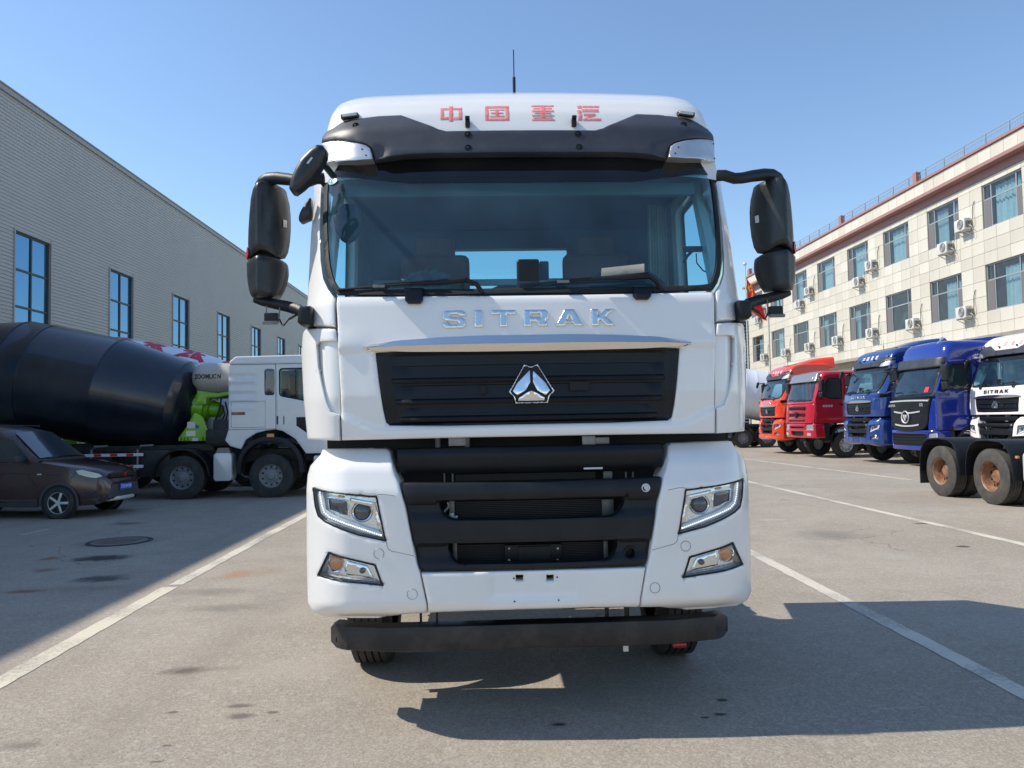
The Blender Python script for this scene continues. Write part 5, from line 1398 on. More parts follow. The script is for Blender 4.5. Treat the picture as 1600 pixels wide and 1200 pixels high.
# ================================================================== generic cab helpers
def wheel_copy(par, x, y, kind='front', r=None):
    src = [c for c in TRUCK.children if c.name.split('.')[0] == 'wheel']
    want = [c for c in src if (len([k for k in c.children if k.name.startswith('inner_tyre')]) > 0) == (kind == 'rear')]
    s = 1 if x > 0 else -1
    # pick the one on the same side
    for c in want:
        tv = [k for k in c.children if k.name.startswith('tyre')][0].data.vertices
        cx = sum(v.co.x for v in tv)/len(tv); cyy = sum(v.co.y for v in tv)/len(tv)
        if (cx > 0) == (x > 0): break
    k = copy_tree(c, par); k.location = (x-(s*1.24 if kind == 'front' else s*1.25), y-cyy, 0)
    return k
def mirror_simple(par, s, x, y, z, h=.75):
    m = empty('mirror', parent=par)
    g = G(); g.box((x, y, z), (.26, .16, h*.62)); g.build('upper_housing', MIRH, m, bevel=.05, seg=3)
    g = G(); g.box((x, y, z-h*.50), (.26, .16, h*.30)); g.build('lower_housing', MIRH, m, bevel=.05, seg=3)
    g = G(); g.tube([(x-s*.22, y+.05, z+h*.42), (x, y, z+h*.40)], .03, 8); g.build('upper_arm', BLACKP, m)
    g = G(); g.tube([(x-s*.22, y+.05, z-h*.72), (x, y, z-h*.66)], .03, 8); g.build('lower_arm', BLACKP, m)
    return m
def cab_sides(par, paint, zb, zt, y0, y1, slope, ww=1.22, window=((.62, 1.35), (2.2, 3.0))):
    for s in (-1, 1):
        mp = lambda a, b, d, s=s: (s*(ww-d), a, b)
        (wy0, wy1), (wz0, wz1) = window
        wp = [(wy0, wz0+.12), (wy0+.28, wz0), (wy1, wz0), (wy1, wz1), (wy0+.18, wz1), (wy0, wz1-.35)]
        dp = [(y0+.10, zb), (1.45, zb), (1.45, zt-.12), (y0+slope, zt-.12), (y0+.12, 2.2)]
        dr = panel('door', paint, dp, lambda a, b: 0, parent=par, th=.05, rnd=.012, holes=[wp], res=.15, mp=mp, flip=(s < 0))
        panel('side_window', SIDEG, offs(wp if area(wp) > 0 else wp[::-1], -.01), lambda a, b: .015, parent=dr, th=.002, rnd=.002, res=.3, mp=mp, flip=(s < 0))
        wf = wp if area(wp) > 0 else wp[::-1]
        panel('window_frame', BLACKP, offs(wf, -.03), lambda a, b: -.004, parent=dr, th=.02, rnd=.004, holes=[offs(wf, .02)], res=.2, mp=mp, flip=(s < 0))
        g = G(); g.box((s*(ww+.01), 1.33, 1.95), (.03, .16, .05)); g.build('door_handle', BLACKP, dr, bevel=.008)
        panel('side_panel', paint, [(1.46, zb), (y1, zb), (y1, zt-.05), (1.46, zt-.05)], lambda a, b: 0, parent=par, th=.05, rnd=.012, res=.3, mp=mp, flip=(s < 0))
        g = G(); rows = []
        for k in range(15):
            an = PI*k/14; yy = 1.5-.64*math.cos(an); zz = .62+.66*math.sin(an)
            rows.append([(s*.7, yy, zz), (s*(ww+.03), yy, zz), (s*(ww+.03), yy-.08*math.cos(an), zz+.08*math.sin(an)), (s*.7, yy-.08*math.cos(an), zz+.08*math.sin(an))])
        g.grid(rows, closed=True); g.build('wheel_arch', BLACKP, par)
        g = G(); g.bb(s*.9, s*(ww-.01), .35, .82, .55, zb-.02); st = g.build('step_panel', BLACKP, par, bevel=.02)
        for zz in (.62, .92): g = G(); g.bb(s*1.0, s*(ww+.005), .42, .78, zz+.08, zz+.20); g.build('step', DARK, st)
    g = G(); g.bb(-ww+.05, ww-.05, y1-.08, y1, zb, zt-.05); g.build('rear_wall', INTG, par)
    g = G(); g.bb(-ww+.05, ww-.05, .4, y1, zb-.02, zb+.04); g.build('cab_floor', INTB, par)
    g = G(); g.bb(-.42, -.34, .5, 7.0, .72, .98); g.bb(.34, .42, .5, 7.0, .72, .98)
    for yy in (.8, 3., 5, 7): g.bb(-.34, .34, yy-.05, yy+.05, .75, .95)
    g.build('chassis_frame', CHASSIS, par)
    for s in (-1, 1):
        wheel_copy(par, s*1.20, 1.5)
        for y in (4.6, 6.0): wheel_copy(par, s*1.2, y, 'rear')
        g = G(); g.bb(s*.6, s*1.15, 2.5, 3.7, .5, 1.05); g.build('fuel_tank', SILVERP, par, bevel=.08)
    g = G(); g.bb(-1.1, 1.1, .5, .55, .6, 1.6); g.build('inner_bulkhead', DARK, par)
    g = G(); g.box((0, .60, zb+.72), (2.2, .3, .25)); g.build('dashboard', INTB, par, bevel=.05)
def cab_roof(par, paint, zt, zbase, y0, y1, ww=1.2, slope=.35):
    rows = []
    for i in range(17):
        f = i/16
        y = y0+slope*(1-(1-f)**.5)+(y1-y0-slope)*f**2.2; z = zbase+(zt-zbase)*min(1, (1-(1-min(1, f*1.9))**2))
        row = []
        for k in range(33):
            t = -1+2*k/32; an = t*PI/2
            u = math.copysign(abs(math.sin(an))**.32, t)*ww; zz = zbase-.02+(z-zbase+.02)*abs(math.cos(an))**.32
            row.append((u, y+.08*(u/ww)**2+(0 if abs(u) < ww*.8 else 1.5*(abs(u)-ww*.8)**2), zz))
        rows.append(row)
    g = G(); g.grid(rows); g.build('roof', paint, par, ang=60)

# ---------------- crimson truck
X, Y = at(1243.3, 648, 31.6)[0], 31.6
CR = empty('truck', (X, Y, 0), -R(86)); tag(CR, 'crimson truck with grey sun visor parked between the orange-red and blue trucks', 'truck')
def Fs(u, z): return interp(z, [(.6, .04), (1.0, .0), (1.3, .02), (2.05, .08), (2.9, .34), (3.3, .45)])+.07*(abs(u)/1.2)**2+(0 if abs(u) < 1.0 else 1.8*(abs(u)-1.0)**2)
wsc = roundc([(-1.10, 2.10), (1.10, 2.10), (1.04, 2.92), (-1.04, 2.92)], .08)
panel('windshield_frame', CRIM, [(-1.22, 2.0), (1.22, 2.0), (1.17, 3.05), (-1.17, 3.05)], Fs, CR, th=.2, rnd=.02, holes=[wsc], res=.08)
panel('windshield', WIND, offs(wsc if area(wsc) > 0 else wsc[::-1], -.01), lambda u, z: Fs(u, z)+.01, CR, th=.002, rnd=.003, res=.12)
slots = [roundc([(-.62, z0), (.62, z0), (.66, z1), (-.66, z1)], .02) for z0, z1 in ((1.78, 1.86), (1.50, 1.60), (1.28, 1.34))]
panel('front_flap', CRIM, roundc([(-1.2, 1.22), (1.2, 1.22), (1.22, 1.985), (-1.22, 1.985)], .04), lambda u, z: Fs(u, z)-.01*sst(abs(u), .75, .82), CR, th=.1, rnd=.02, holes=slots, res=.06)
for z0, z1 in ((1.78, 1.86), (1.50, 1.60), (1.28, 1.34)):
    g = G(); g.bb(-.68, .68, .04, .12, z0-.02, z1+.02); g.build('grille_slot', BLACKG, CR)
g = G(); g.lathe([(0, .13), (.03, .12), (.03, .05), (.04, .0001)], (0, .02, 1.56), (0, -1, 0), 6); g.build('emblem', BLACKP, CR)
hlc = roundc([(-1.18, .92), (-.70, .92), (-.70, 1.16), (-1.15, 1.18)], .05)
panel('bumper', CRIM, roundc([(-1.25, .62), (1.25, .62), (1.24, 1.20), (-1.24, 1.20)], .06), Fs, CR, th=.35, rnd=.03, holes=[hlc, mir(hlc), roundc([(-.50, .70), (.50, .70), (.55, .88), (-.55, .88)], .03), roundc([(-.60, 1.0), (.60, 1.0), (.6, 1.08), (-.6, 1.08)], .02)], res=.07)
g = G(); g.bb(-.62, .62, .10, .16, .66, 1.14); g.build('bumper_grille', BLACKG, CR)
for h_ in (hlc, mir(hlc)):
    hq = h_ if area(h_) > 0 else h_[::-1]
    hp = panel('headlight', REFL, hq, lambda u, z: Fs(u, z)+.05, CR, th=.01, rnd=.02, res=.05)
    panel('lens', CLEAR, hq, lambda u, z: Fs(u, z)+.01, hp, th=.002, rnd=.01, res=.08)
    cx = sum(p[0] for p in hq)/len(hq)
    fo = panel('fog_light', REFL, roundc([(cx-.12, .70), (cx+.12, .70), (cx+.12, .82), (cx-.12, .82)], .03), lambda u, z: Fs(u, z)-.01, CR, th=.02, rnd=.01, res=.05)
VISG = mat('visor_grey', (.30, .31, .32), .3, metal=.5)
panel('sun_visor', VISG, roundc([(-1.15, 2.90), (1.15, 2.90), (1.06, 3.26), (-1.06, 3.26)], .05), lambda u, z: Fs(u, 2.9)-.12+.55*(z-2.9), CR, th=.08, rnd=.02, res=.08)
for s in (-1, 1):
    panel('visor_strip', CHROME, [(s*.88, 2.93), (s*.94, 2.93), (s*.90, 3.23), (s*.84, 3.23)], lambda u, z: Fs(u, 2.9)-.135+.55*(z-2.9), CR, th=.02, rnd=.004, res=.08)
cab_roof(CR, CRIM, 3.34, 3.0, .42, 2.0); cab_sides(CR, CRIM, 1.22, 3.12, .12, 2.0, .42)
for s in (-1, 1): mirror_simple(CR, s, s*1.42, .42, 2.72)
for i in range(4):
    g = G(); g.bb(1.225, 1.232, .55+i*.11, .63+i*.11, 1.86, 1.94); g.build('nameplate_letter', SILVERP, CR)
for k in range(2):
    wp = empty('wiper', parent=CR); g = G(); u = -.55+.75*k; g.tube([(u+.4, .10, 2.08), (u, .13, 2.2), (u-.35, .12, 2.16)], .014, 6); g.build('wiper_arm', BLACKP, wp)

# ---------------- blue truck with silver grille strips
X, Y = at(1415.6, 650, 24.6)[0], 24.6
AU = empty('truck', (X, Y, 0), -R(88)); tag(AU, 'blue truck with round badge and silver strips on its black nose beside the white truck', 'truck')
def Fa(u, z): return interp(z, [(.35, .06), (.7, .0), (1.0, .02), (1.9, .04), (2.15, .10), (3.0, .40), (3.3, .50)])+.09*(abs(u)/1.2)**2+(0 if abs(u) < .95 else 1.6*(abs(u)-.95)**2)
wsc = roundc([(-1.12, 2.12), (1.12, 2.12), (1.06, 3.0), (-1.06, 3.0)], .07)
panel('windshield_frame', BLACKG, [(-1.20, 2.02), (1.20, 2.02), (1.15, 3.10), (-1.15, 3.10)], Fa, AU, th=.25, rnd=.02, holes=[wsc], res=.08)
panel('windshield', WIND, offs(wsc if area(wsc) > 0 else wsc[::-1], -.01), lambda u, z: Fa(u, z)+.01, AU, th=.002, rnd=.003, res=.12)
panel('nose_panel', BLACKP, chaikin([(-.98, 1.02), (0, .93), (.98, 1.02), (1.02, 1.5), (1.10, 2.0), (0, 2.03), (-1.10, 2.0), (-1.02, 1.5)], 2, 80), lambda u, z: Fa(u, z)-.02, AU, th=.08, rnd=.03, res=.07)
for s in (-1, 1):
    panel('corner_panel', BLUE2, [(s*1.005, 1.02), (s*1.25, 1.0), (s*1.24, 1.97), (s*1.13, 2.0), (s*1.05, 1.5)], Fa, AU, th=.35, rnd=.02, res=.06)
for z_, w_ in ((1.93, 1.07), (1.60, .72), (1.18, .66)):
    g = G(); rows = []
    for k in range(25):
        u = -w_+2*w_*k/24; zz = z_-(.05 if z_ < 1.9 else -.02)*(1-(u/w_)**2)
        y = Fa(u, zz)-.045; rows.append([(u, y+.03, zz+.028), (u, y, zz+.02), (u, y, zz-.02), (u, y+.03, zz-.028)])
    g.grid(rows); g.build('silver_strip', SILVERP, AU)
bd = empty('badge', parent=AU); g = G(); g.lathe([(0, .21), (.02, .21), (.035, .195), (.02, .17), (.01, .165)], (0, -.02, 1.42), (0, -1, 0), 36, cap=False); g.build('ring', SILVERP, bd, ang=60)
g = G(); g.lathe([(0, .17), (.012, .0001)], (0, -.02, 1.42), (0, -1, 0), 30); g.build('disc', BLACKG, bd)
for q in ([(-.12, 1.50), (-.05, 1.50), (.01, 1.34), (-.02, 1.29)], [(-.02, 1.50), (.05, 1.50), (.09, 1.42), (.04, 1.36)], [(.12, 1.50), (.075, 1.50), (.02, 1.30), (0, 1.27)]):
    g = G(); g.prism(q, -.045, -.03, lambda a, b, d: (a, d, b)); g.build('badge_bar', SILVERP, bd)
g = G(); g.bb(.60, .66, -.03, -.02, 1.72, 1.80); 
lt = text_mesh('AUMAN', .12, SILVERP); link(lt, AU); lt.location = (-.80, Fa(.8, 1.78)-.04, 1.80); lt.rotation_euler = (PI/2, 0, .1)
lt = text_mesh('GTL', .13, SILVERP); link(lt, AU); lt.location = (.78, Fa(.8, 1.78)-.04, 1.80); lt.rotation_euler = (PI/2, 0, -.1)
hlc = roundc([(-1.24, .60), (-1.0, .58), (-.98, .90), (-1.22, .94)], .04)
panel('bumper', BLUE2, roundc([(-1.27, .36), (1.27, .36), (1.26, 1.0), (-1.26, 1.0)], .08), Fa, AU, th=.35, rnd=.03, holes=[hlc, mir(hlc), roundc([(-.92, .50), (.92, .50), (.95, .88), (-.95, .88)], .05)], res=.06)
g = G(); g.bb(-.95, .95, .10, .16, .46, .95)
g.build('bumper_grille', BLACKG, AU)
for z_ in (.60, .70, .80): g = G(); g.bb(-.92, .92, .075, .11, z_-.02, z_+.02); g.build('grille_bar', BLACKP, AU)
for h_ in (hlc, mir(hlc)):
    hq = h_ if area(h_) > 0 else h_[::-1]
    hp = panel('headlight', REFL, hq, lambda u, z: Fa(u, z)+.05, AU, th=.01, rnd=.02, res=.05)
    panel('lens', CLEAR, hq, lambda u, z: Fa(u, z)+.01, hp, th=.002, rnd=.01, res=.08)
panel('sun_visor', VISOR, roundc([(-1.22, 2.98), (1.22, 2.98), (1.20, 3.30), (-1.20, 3.30)], .05), lambda u, z: Fa(u, 3.0)-.10+.3*(z-3.0), AU, th=.12, rnd=.04, res=.08)
cab_roof(AU, BLUE2, 3.84, 3.15, .50, 2.3, 1.22, .45); cab_sides(AU, BLUE2, 1.0, 3.32, .14, 2.3, .50, 1.24, window=((.62, 1.38), (2.25, 3.05)))
g = G(); rows = []
for t in range(13):
    f = t/12; y = 1.5+1.4*f; h = .02+.14*math.sin(f*PI/2); w_ = .7+.35*f
    rows.append([(-w_, y, 3.7), (-w_*.97, y, 3.82+h*.75), (-w_*.86, y, 3.82+h*.98), (0, y, 3.85+h), (w_*.86, y, 3.82+h*.98), (w_*.97, y, 3.82+h*.75), (w_, y, 3.7)])
g.grid(rows); n = len(rows[0]); g.add(rows[-1], [tuple(range(n-1, -1, -1))]); g.build('roof_deflector', BLUE2, AU, ang=50)
def roof_rows(u0, u1, z0, z1, n):
    for k in range(n):
        zz = z0+(z1-z0)*(k+.5)/n; h = (z1-z0)/n*.30
        yy = .60+.55*(zz-3.3); g = G(); g.add([(u0, yy-.02, zz-h), (u1, yy-.02, zz-h), (u1, yy-.02+.5*h, zz+h), (u0, yy-.02+.5*h, zz+h)], [(0, 1, 2, 3)]); g.build('roof_lettering', DECALW, AU, recalc=False)
roof_rows(-.25, .40, 3.42, 3.62, 3)
for s in (-1, 1): mirror_simple(AU, s, s*1.44, .45, 2.78, .8)
for k in range(2):
    wp = empty('wiper', parent=AU); g = G(); u = -.5+.8*k; g.tube([(u+.42, .14, 2.05), (u+.05, .13, 2.24), (u-.35, .15, 2.22)], .014, 6); g.build('wiper_arm', BLACKP, wp)
g = G(); g.tube([(.95, .55, 3.72), (.95, .7, 3.86)], .012, 6); g.lathe([(-.06, .0001), (-.04, .045), (.0, .06), (.05, .05), (.06, .0001)], (.95, .7, 3.88), (0, 0, 1), 12); g.build('roof_lamp', SILVERP, AU)
st = panel('red_sticker', mat('sticker_red', (.8, .04, .05), .5), [(.78, 2.2), (.95, 2.2), (.95, 2.36), (.78, 2.36)], lambda u, z: Fa(u, z)-.004, AU, th=.001, rnd=.0005, res=.08)

for r_ in (CR, AU):
    for c in r_.children:
        if c.name.split('.')[0] in ('wheel', 'chassis_frame', 'fuel_tank', 'wheel_arch'): continue
        c.location.z += .20
# ================================================================== concrete mixers
MXW = mat('mixer_white', (.74, .76, .76), .28, coat=.5, dirt=((.45, .43, .40), 1.8, .22))
DRUMB = mat('drum_dark_blue', (.010, .015, .028), .30, coat=.45, var=.4, vscale=1, dirt=((.06, .065, .07), .9, .35))
DRUMW = mat('drum_pale', (.70, .76, .84), .3, coat=.4)
GREEN = mat('lime_green', (.20, .50, .015), .35, coat=.4, var=.1, vscale=5)
TANKB = mat('tank_beige', (.46, .43, .38), .35, coat=.3, var=.06, vscale=3)
HOSE = mat('hose_black', (.012, .012, .012), .4)
STRR = mat('reflective_red', (.55, .02, .03), .4); STRW = mat('reflective_white', (.7, .7, .7), .4)
YM = 18.74
RIMG = mat('wheel_grey', (.23, .24, .25), .45, metal=.3, var=.15, vscale=8)
def make_mixer():
    """built along +X, near side at y = 0, origin under the cab's rear edge"""
    rt = empty('mixer_truck', (-6.23, YM, 0))
    mp = lambda a, b, d: (a+6.23, d, b)
    # cab, near and far side
    for nm, y, sg in (('near', 0, 1), ('far', 2.45, -1)):
        mpp = (lambda a, b, d: (a+6.23, d, b)) if sg == 1 else (lambda a, b, d: (a+6.23, 2.45-d, b))
        rear_w = roundc([(-5.34, 2.47), (-5.10, 2.47), (-5.10, 3.10), (-5.34, 3.10)], .06)
        sp = [(-6.20, 1.66), (-6.28, 1.40), (-6.16, 1.26), (-5.90, 1.18), (-5.80, 1.40), (-5.55, 1.56), (-5.30, 1.62), (-5.075, 1.64), (-5.075, 3.22), (-6.19, 3.22)]
        spn = panel('rear_side_panel', MXW, sp, lambda a, b: .012*math.sin((b-2.0)*2*PI/.22)*sst(b, 2.15, 2.2)*(1-sst(b, 3.0, 3.05))*(1-sst(a, -5.6, -5.5)), rt, th=.10, rnd=.015, holes=[rear_w], res=.05, mp=mpp, flip=(sg < 0))
        panel('rear_quarter_window', LENSD, offs(rear_w if area(rear_w) > 0 else rear_w[::-1], -.01), lambda a, b: .012, spn, th=.002, rnd=.002, res=.2, mp=mpp, flip=(sg < 0))
        dw = roundc([(-4.97, 2.46), (-4.20, 2.30), (-4.20, 3.10), (-4.97, 3.10)], .07)
        dp = [(-5.062, 1.64), (-4.9, 1.60), (-4.6, 1.40), (-4.35, 1.05), (-3.98, 1.05), (-3.90, 2.3), (-4.05, 3.22), (-5.062, 3.22)]
        dr = panel('door', MXW, dp, lambda a, b: 0, rt, th=.10, rnd=.012, holes=[dw], res=.10, mp=mpp, flip=(sg < 0))
        panel('side_window', SIDEG, offs(dw if area(dw) > 0 else dw[::-1], -.01), lambda a, b: .012, dr, th=.002, rnd=.002, res=.2, mp=mpp, flip=(sg < 0))
        wf = dw if area(dw) > 0 else dw[::-1]
        panel('window_frame', BLACKP, offs(wf, -.022), lambda a, b: -.004, dr, th=.02, rnd=.004, holes=[offs(wf, .012)], res=.2, mp=mpp, flip=(sg < 0))
        g = G(); g.prism([(-4.60, 2.36), (-4.575, 2.36), (-4.575, 3.10), (-4.60, 3.10)], -.002, .03, mpp); g.build('window_bar', BLACKP, dr)
        panel('door_handle', BLACKP, roundc([(-5.05, 1.75), (-4.86, 1.75), (-4.86, 1.97), (-5.05, 1.97)], .04), lambda a, b: -.006+.02*sst(.07-abs(a+4.95), 0, .03), dr, th=.01, rnd=.01, res=.03, mp=mpp, flip=(sg < 0))
        panel('vent_recess', BLACKP, [(-4.58, 1.93), (-4.2, 1.93), (-4.2, 1.45), (-4.58, 1.72)], lambda a, b: -.004, dr, th=.01, rnd=.008, res=.1, mp=mpp, flip=(sg < 0))
        pl = [(-6.13, 1.70), (-5.32, 1.70), (-5.32, 2.33), (-6.13, 2.33), (-6.13, 1.70)]
        g = G(); g.tube([mpp(a, b, -.001) for a, b in pl], .005, 4); g.build('hatch_outline', GREYM, spn)
        g = G(); g.tube([mpp(a, b, -.001) for a, b in ((-6.25, 1.655), (-5.08, 1.655))], .006, 4); g.build('seam_line', GREYM, spn)
        g = G(); g.prism([(-6.13, 2.005), (-5.80, 2.005), (-5.80, 2.075), (-6.13, 2.075)], -.008, .01, mpp); g.build('reflector_strip', RUST, spn)
        # fender
        g = G(); rows = []
        for k in range(21):
            an = PI*(-.04+1.06*k/20); xx = -5.20-.80*math.cos(an); zz = .62+.86*math.sin(an)**.8 if math.sin(an) > 0 else .60
            rows.append([mpp(xx, zz, .30), mpp(xx, zz, -.03), mpp(xx+.10*math.cos(an)*1, zz-.10*max(0, math.sin(an)), -.04), mpp(xx+.10*math.cos(an), zz-.10*max(0, math.sin(an)), .30)])
        g.grid(rows, closed=True); g.build('cab_fender', BLACKP, rt)
        g = G(); g.prism(roundc([(-5.27, 1.46), (-5.10, 1.46), (-5.10, 1.54), (-5.27, 1.54)], .02), -.05, -.02, mpp); g.build('side_marker', ORANGE, rt)
        # wheels
        for wx in (-5.2, -7.32, -10.6, -11.95):
            wk = copy_tree([c for c in TRUCK.children if c.name.startswith('wheel') and not any(k.name.startswith('inner_tyre') for k in c.children)][0])
            wk.parent = rt
            for ch in wk.children:
                if ch.material_slots[0].material.name == 'silver_plastic': ch.material_slots[0].link = 'OBJECT'; ch.material_slots[0].material = RIMG
            # its wheel is at (-1.24, 1.52): turn so that the outer face looks to -y
            wk.rotation_euler = (0, 0, PI/2 if sg == 1 else -PI/2)
            # rotated by +90: (x,y)->(-y,x) ; outer face at x=-1.24 -> y=-1.24
            if sg == 1: wk.location = (wx+6.23+1.52, .03+1.24, 0)
            else: wk.location = (wx+6.23-1.52, 2.42-1.24, 0)
            if wx < -6:
                g = G(); rows = []
                for k in range(15):
                    an = PI*k/14; xx = wx-.68*math.cos(an); zz = .56+.66*math.sin(an)
                    rows.append([mpp(xx, zz, .55), mpp(xx, zz, -.02), mpp(xx+.035*math.cos(an), zz-.035*math.sin(an), -.02), mpp(xx+.035*math.cos(an), zz-.035*math.sin(an), .55)])
                g.grid(rows, closed=True); g.build('fender', BLACKP, rt)
        g = G(); g.prism(roundc([(-6.55, .43), (-6.12, .43), (-6.12, 1.10), (-6.55, 1.10)], .09), -.02, .35, mpp); o = g.build('expansion_tank', SILVERP if sg == 1 else CHASSIS, rt, bevel=.02)
        g = G(); g.prism([(-6.5, 1.10), (-6.15, 1.10), (-6.2, 1.22), (-6.45, 1.22)], .0, .2, mpp); g.build('tank_mount', GREYM, rt)
        # side guard with reflective strips
        for zz in (1.10, .82):
            g = G(); g.prism([(-9.9, zz-.035), (-8.22, zz-.035), (-8.22, zz+.035), (-9.9, zz+.035)], -.01, .02, mpp); gr = g.build('guard_rail', STRW, rt)
            xx = -9.75
            while xx < -8.3:
                g = G(); g.prism([(xx, zz-.030), (xx+.17, zz-.030), (xx+.17, zz+.030), (xx, zz+.030)], -.014, -.010, mpp); g.build('red_stripe', STRR, gr); xx += .38
        for xx in (-9.45, -8.36):
            g = G(); g.tube([mpp(xx, .74, .03), mpp(xx, 1.22, .03), mpp(xx+.05, 1.30, .05), mpp(xx+.25, 1.31, .3)], .03, 8); g.build('guard_post', GREYM, rt)
    # roof and rear wall of the cab
    g = G()
    po = [(-6.19, 3.225), (-6.17, 3.30), (-6.02, 3.42), (-4.5, 3.44), (-4.15, 3.38), (-4.02, 3.225)]
    g.prism(po, -.02, 2.47, mp); g.build('cab_roof', MXW, rt, bevel=.05, seg=4)
    g = G(); g.bb(.02, .08, .05, 2.40, 1.3, 3.2); g.build('cab_rear_wall', MXW, rt)
    g = G(); g.bb(.1, 2.1, .15, 2.3, 1.3, 1.4); g.build('cab_floor', INTB, rt)
    for y_ in (.35, 1.6): g = G(); g.bb(.5, 1.0, y_, y_+.55, 1.4, 2.7); g.build('seat', INTB, rt, bevel=.06)
    wsp = roundc([(.15, 2.2), (2.3, 2.2), (2.25, 3.1), (.2, 3.1)], .06)
    mpf = lambda a, b, d: (2.33-.22*max(0, b-2.2)-d, a, b)
    panel('front_panel', MXW, [(.02, 1.0), (2.43, 1.0), (2.40, 3.22), (.05, 3.22)], lambda a, b: 0, rt, th=.05, rnd=.02, holes=[wsp], res=.15, mp=mpf)
    panel('windshield', WIND, wsp if area(wsp) > 0 else wsp[::-1], lambda a, b: .01, rt, th=.002, rnd=.002, res=.3, mp=mpf)
    g = G(); g.bb(2.05, 2.42, .0, 2.45, .40, 1.0); g.build('bumper', MXW, rt, bevel=.06)
    g = G(); g.bb(-7.2, 2.0, .75, .85, .85, 1.15); g.bb(-7.2, 2.0, 1.60, 1.70, .85, 1.15)
    for xx in (-7.1, -5, -3, -1, .5): g.bb(xx-.05, xx+.05, .85, 1.6, .9, 1.1)
    g.build('chassis_frame', CHASSIS, rt)
    g = G(); g.bb(-6.5, -.5, .55, 1.90, 1.15, 1.30); g.build('sub_frame', CHASSIS, rt)
    g = G(); g.bb(-2.3, -1.4, .1, .75, .55, 1.2); g.build('tool_box', CHASSIS, rt, bevel=.03); g = G(); g.bb(-3.6, -2.9, .35, .8, .5, 1.1); g.build('air_tank', CHASSIS, rt, bevel=.03)
    # drum
    ax = Vector((-math.cos(R(12)), 0, math.sin(R(12))))
    hx, hz = at(288, 634, YM+1.24); p0 = Vector((hx+6.23, 1.24, hz))
    prof = [(-.38, .0001), (-.38, .30), (-.30, .62), (-.14, .95), (0, 1.13), (.02, 1.15), (.05, 1.15), (1.72, 1.385), (1.75, 1.392), (1.77, 1.388), (3.5, 1.40), (3.52, 1.405), (3.54, 1.40), (4.1, 1.38), (4.13, 1.385), (4.15, 1.375), (6.1, .92), (6.4, .85)]
    g = G(); g.lathe(prof, p0, ax, 72); g.build('drum', DRUMB, rt, ang=12)
    for t, r_ in ((.03, 1.160), (1.75, 1.402), (3.52, 1.415), (4.13, 1.395)):
        g = G(); g.lathe([(t-.012, r_), (t+.012, r_)], p0, ax, 72, cap=False); g.build('weld_band', DRUMB, rt)
    g = G(); g.bb(-6.6, -6.2, .5, .75, 1.3, 2.9); g.bb(-6.6, -6.2, 1.75, 2.0, 1.3, 2.9); g.build('rear_pedestal', GREEN, rt)
    g = G(); g.prism([(-7.4, 3.1), (-6.9, 4.1), (-7.6, 4.3), (-8.1, 3.2)], .8, 1.7, lambda a, b, d: (a+.8, d, b)); g.build('hopper', GREEN, rt)
    # green pedestal and gearbox
    def mq(px, py, y=.6): X_, Z_ = at(px, py, YM+y); return (X_+6.23, Z_)
    ped = [mq(*p) for p in ((280, 689), (280.5, 683.5), (290, 671), (303, 648), (306, 645), (313, 648), (318, 652), (322, 663), (327, 676), (330, 686), (330, 689))]
    for y_ in (.55, 1.80):
        pp_ = panel('pedestal', GREEN, ped, lambda a, b: y_, rt, th=.04, rnd=.006, res=.10, back=True)
        for q in ((294, 659, 306, 669, STRW), (306.5, 664, 312, 669.5, mat('label_blue', (.03, .12, .5), .5) if y_ < 1 else STRW), (292, 673, 307, 681.5, SILVERP), (300, 684, 311, 689, STRW)):
            if y_ > 1: continue
            a = mq(q[0], q[3]); b = mq(q[2], q[1]); g = G(); g.add([(a[0], y_-.006, a[1]), (b[0], y_-.006, a[1]), (b[0], y_-.006, b[1]), (a[0], y_-.006, b[1])], [(0, 1, 2, 3)]); g.build('label', q[4], pp_, recalc=False)
        for px in (284, 289, 294, 300, 318, 323, 328):
            a = mq(px, 688); g = G(); g.prism([(a[0]-.012, a[1]), (a[0]+.012, a[1]), (a[0]+.012, a[1]+.09), (a[0]-.012, a[1]+.05)], y_-.08, y_, lambda p, q, d: (p, d, q)); g.build('gusset', GREEN, pp_)
    gb = empty('gearbox', parent=rt)
    a = mq(304, 634, 1.2); b = mq(341, 641, 1.2)
    A = Vector((a[0], 1.2, a[1])); B = Vector((b[0], 1.2, b[1])); L_ = (B-A).length
    g = G(); g.lathe([(-.05, .46), (.05, .46), (.06, .40), (.28, .40), (.29, .43), (.35, .43), (.36, .36), (L_*.72, .30), (L_*.74, .22), (L_, .20), (L_+.10, .14), (L_+.10, .0001)], A, B-A, 32); g.build('gear_housing', GREEN, gb, ang=30)
    g = G()
    for k in range(14):
        an = 2*PI*k/14; d_ = (B-A).normalized(); o_ = d_.orthogonal().normalized(); p_ = d_.cross(o_)
        g.lathe([(0, .025), (.04, .022)], A+d_*.05+(o_*math.cos(an)+p_*math.sin(an))*.43, d_, 6)
    g.build('flange_bolts', CHASSIS, gb)
    top = [mq(*p, y=.75) for p in ((308, 610), (321, 612), (340, 614), (358, 611), (359, 617), (340, 621), (322, 622), (322, 632), (305, 632))]
    panel('tank_bracket', GREEN, top, lambda a, b: .75, rt, th=.9, rnd=.01, res=.1, back=True)
    # water tank
    wt = empty('water_tank', parent=rt); a = mq(301, 590, .95); b = mq(357, 592.5, .95)
    A = Vector((a[0], .95, a[1])); B = Vector((b[0]+.3, .95, b[1]))
    L_ = (B-A).length; r_ = .39
    g = G(); g.lathe([(0, .0001), (.015, .10), (.07, .22), (.16, .32), (.28, .375), (.38, r_), (.72, r_), (.725, r_+.008), (.75, r_+.008), (.755, r_), (L_, r_)], A, B-A, 40); g.build('tank_shell', TANKB, wt, ang=45)
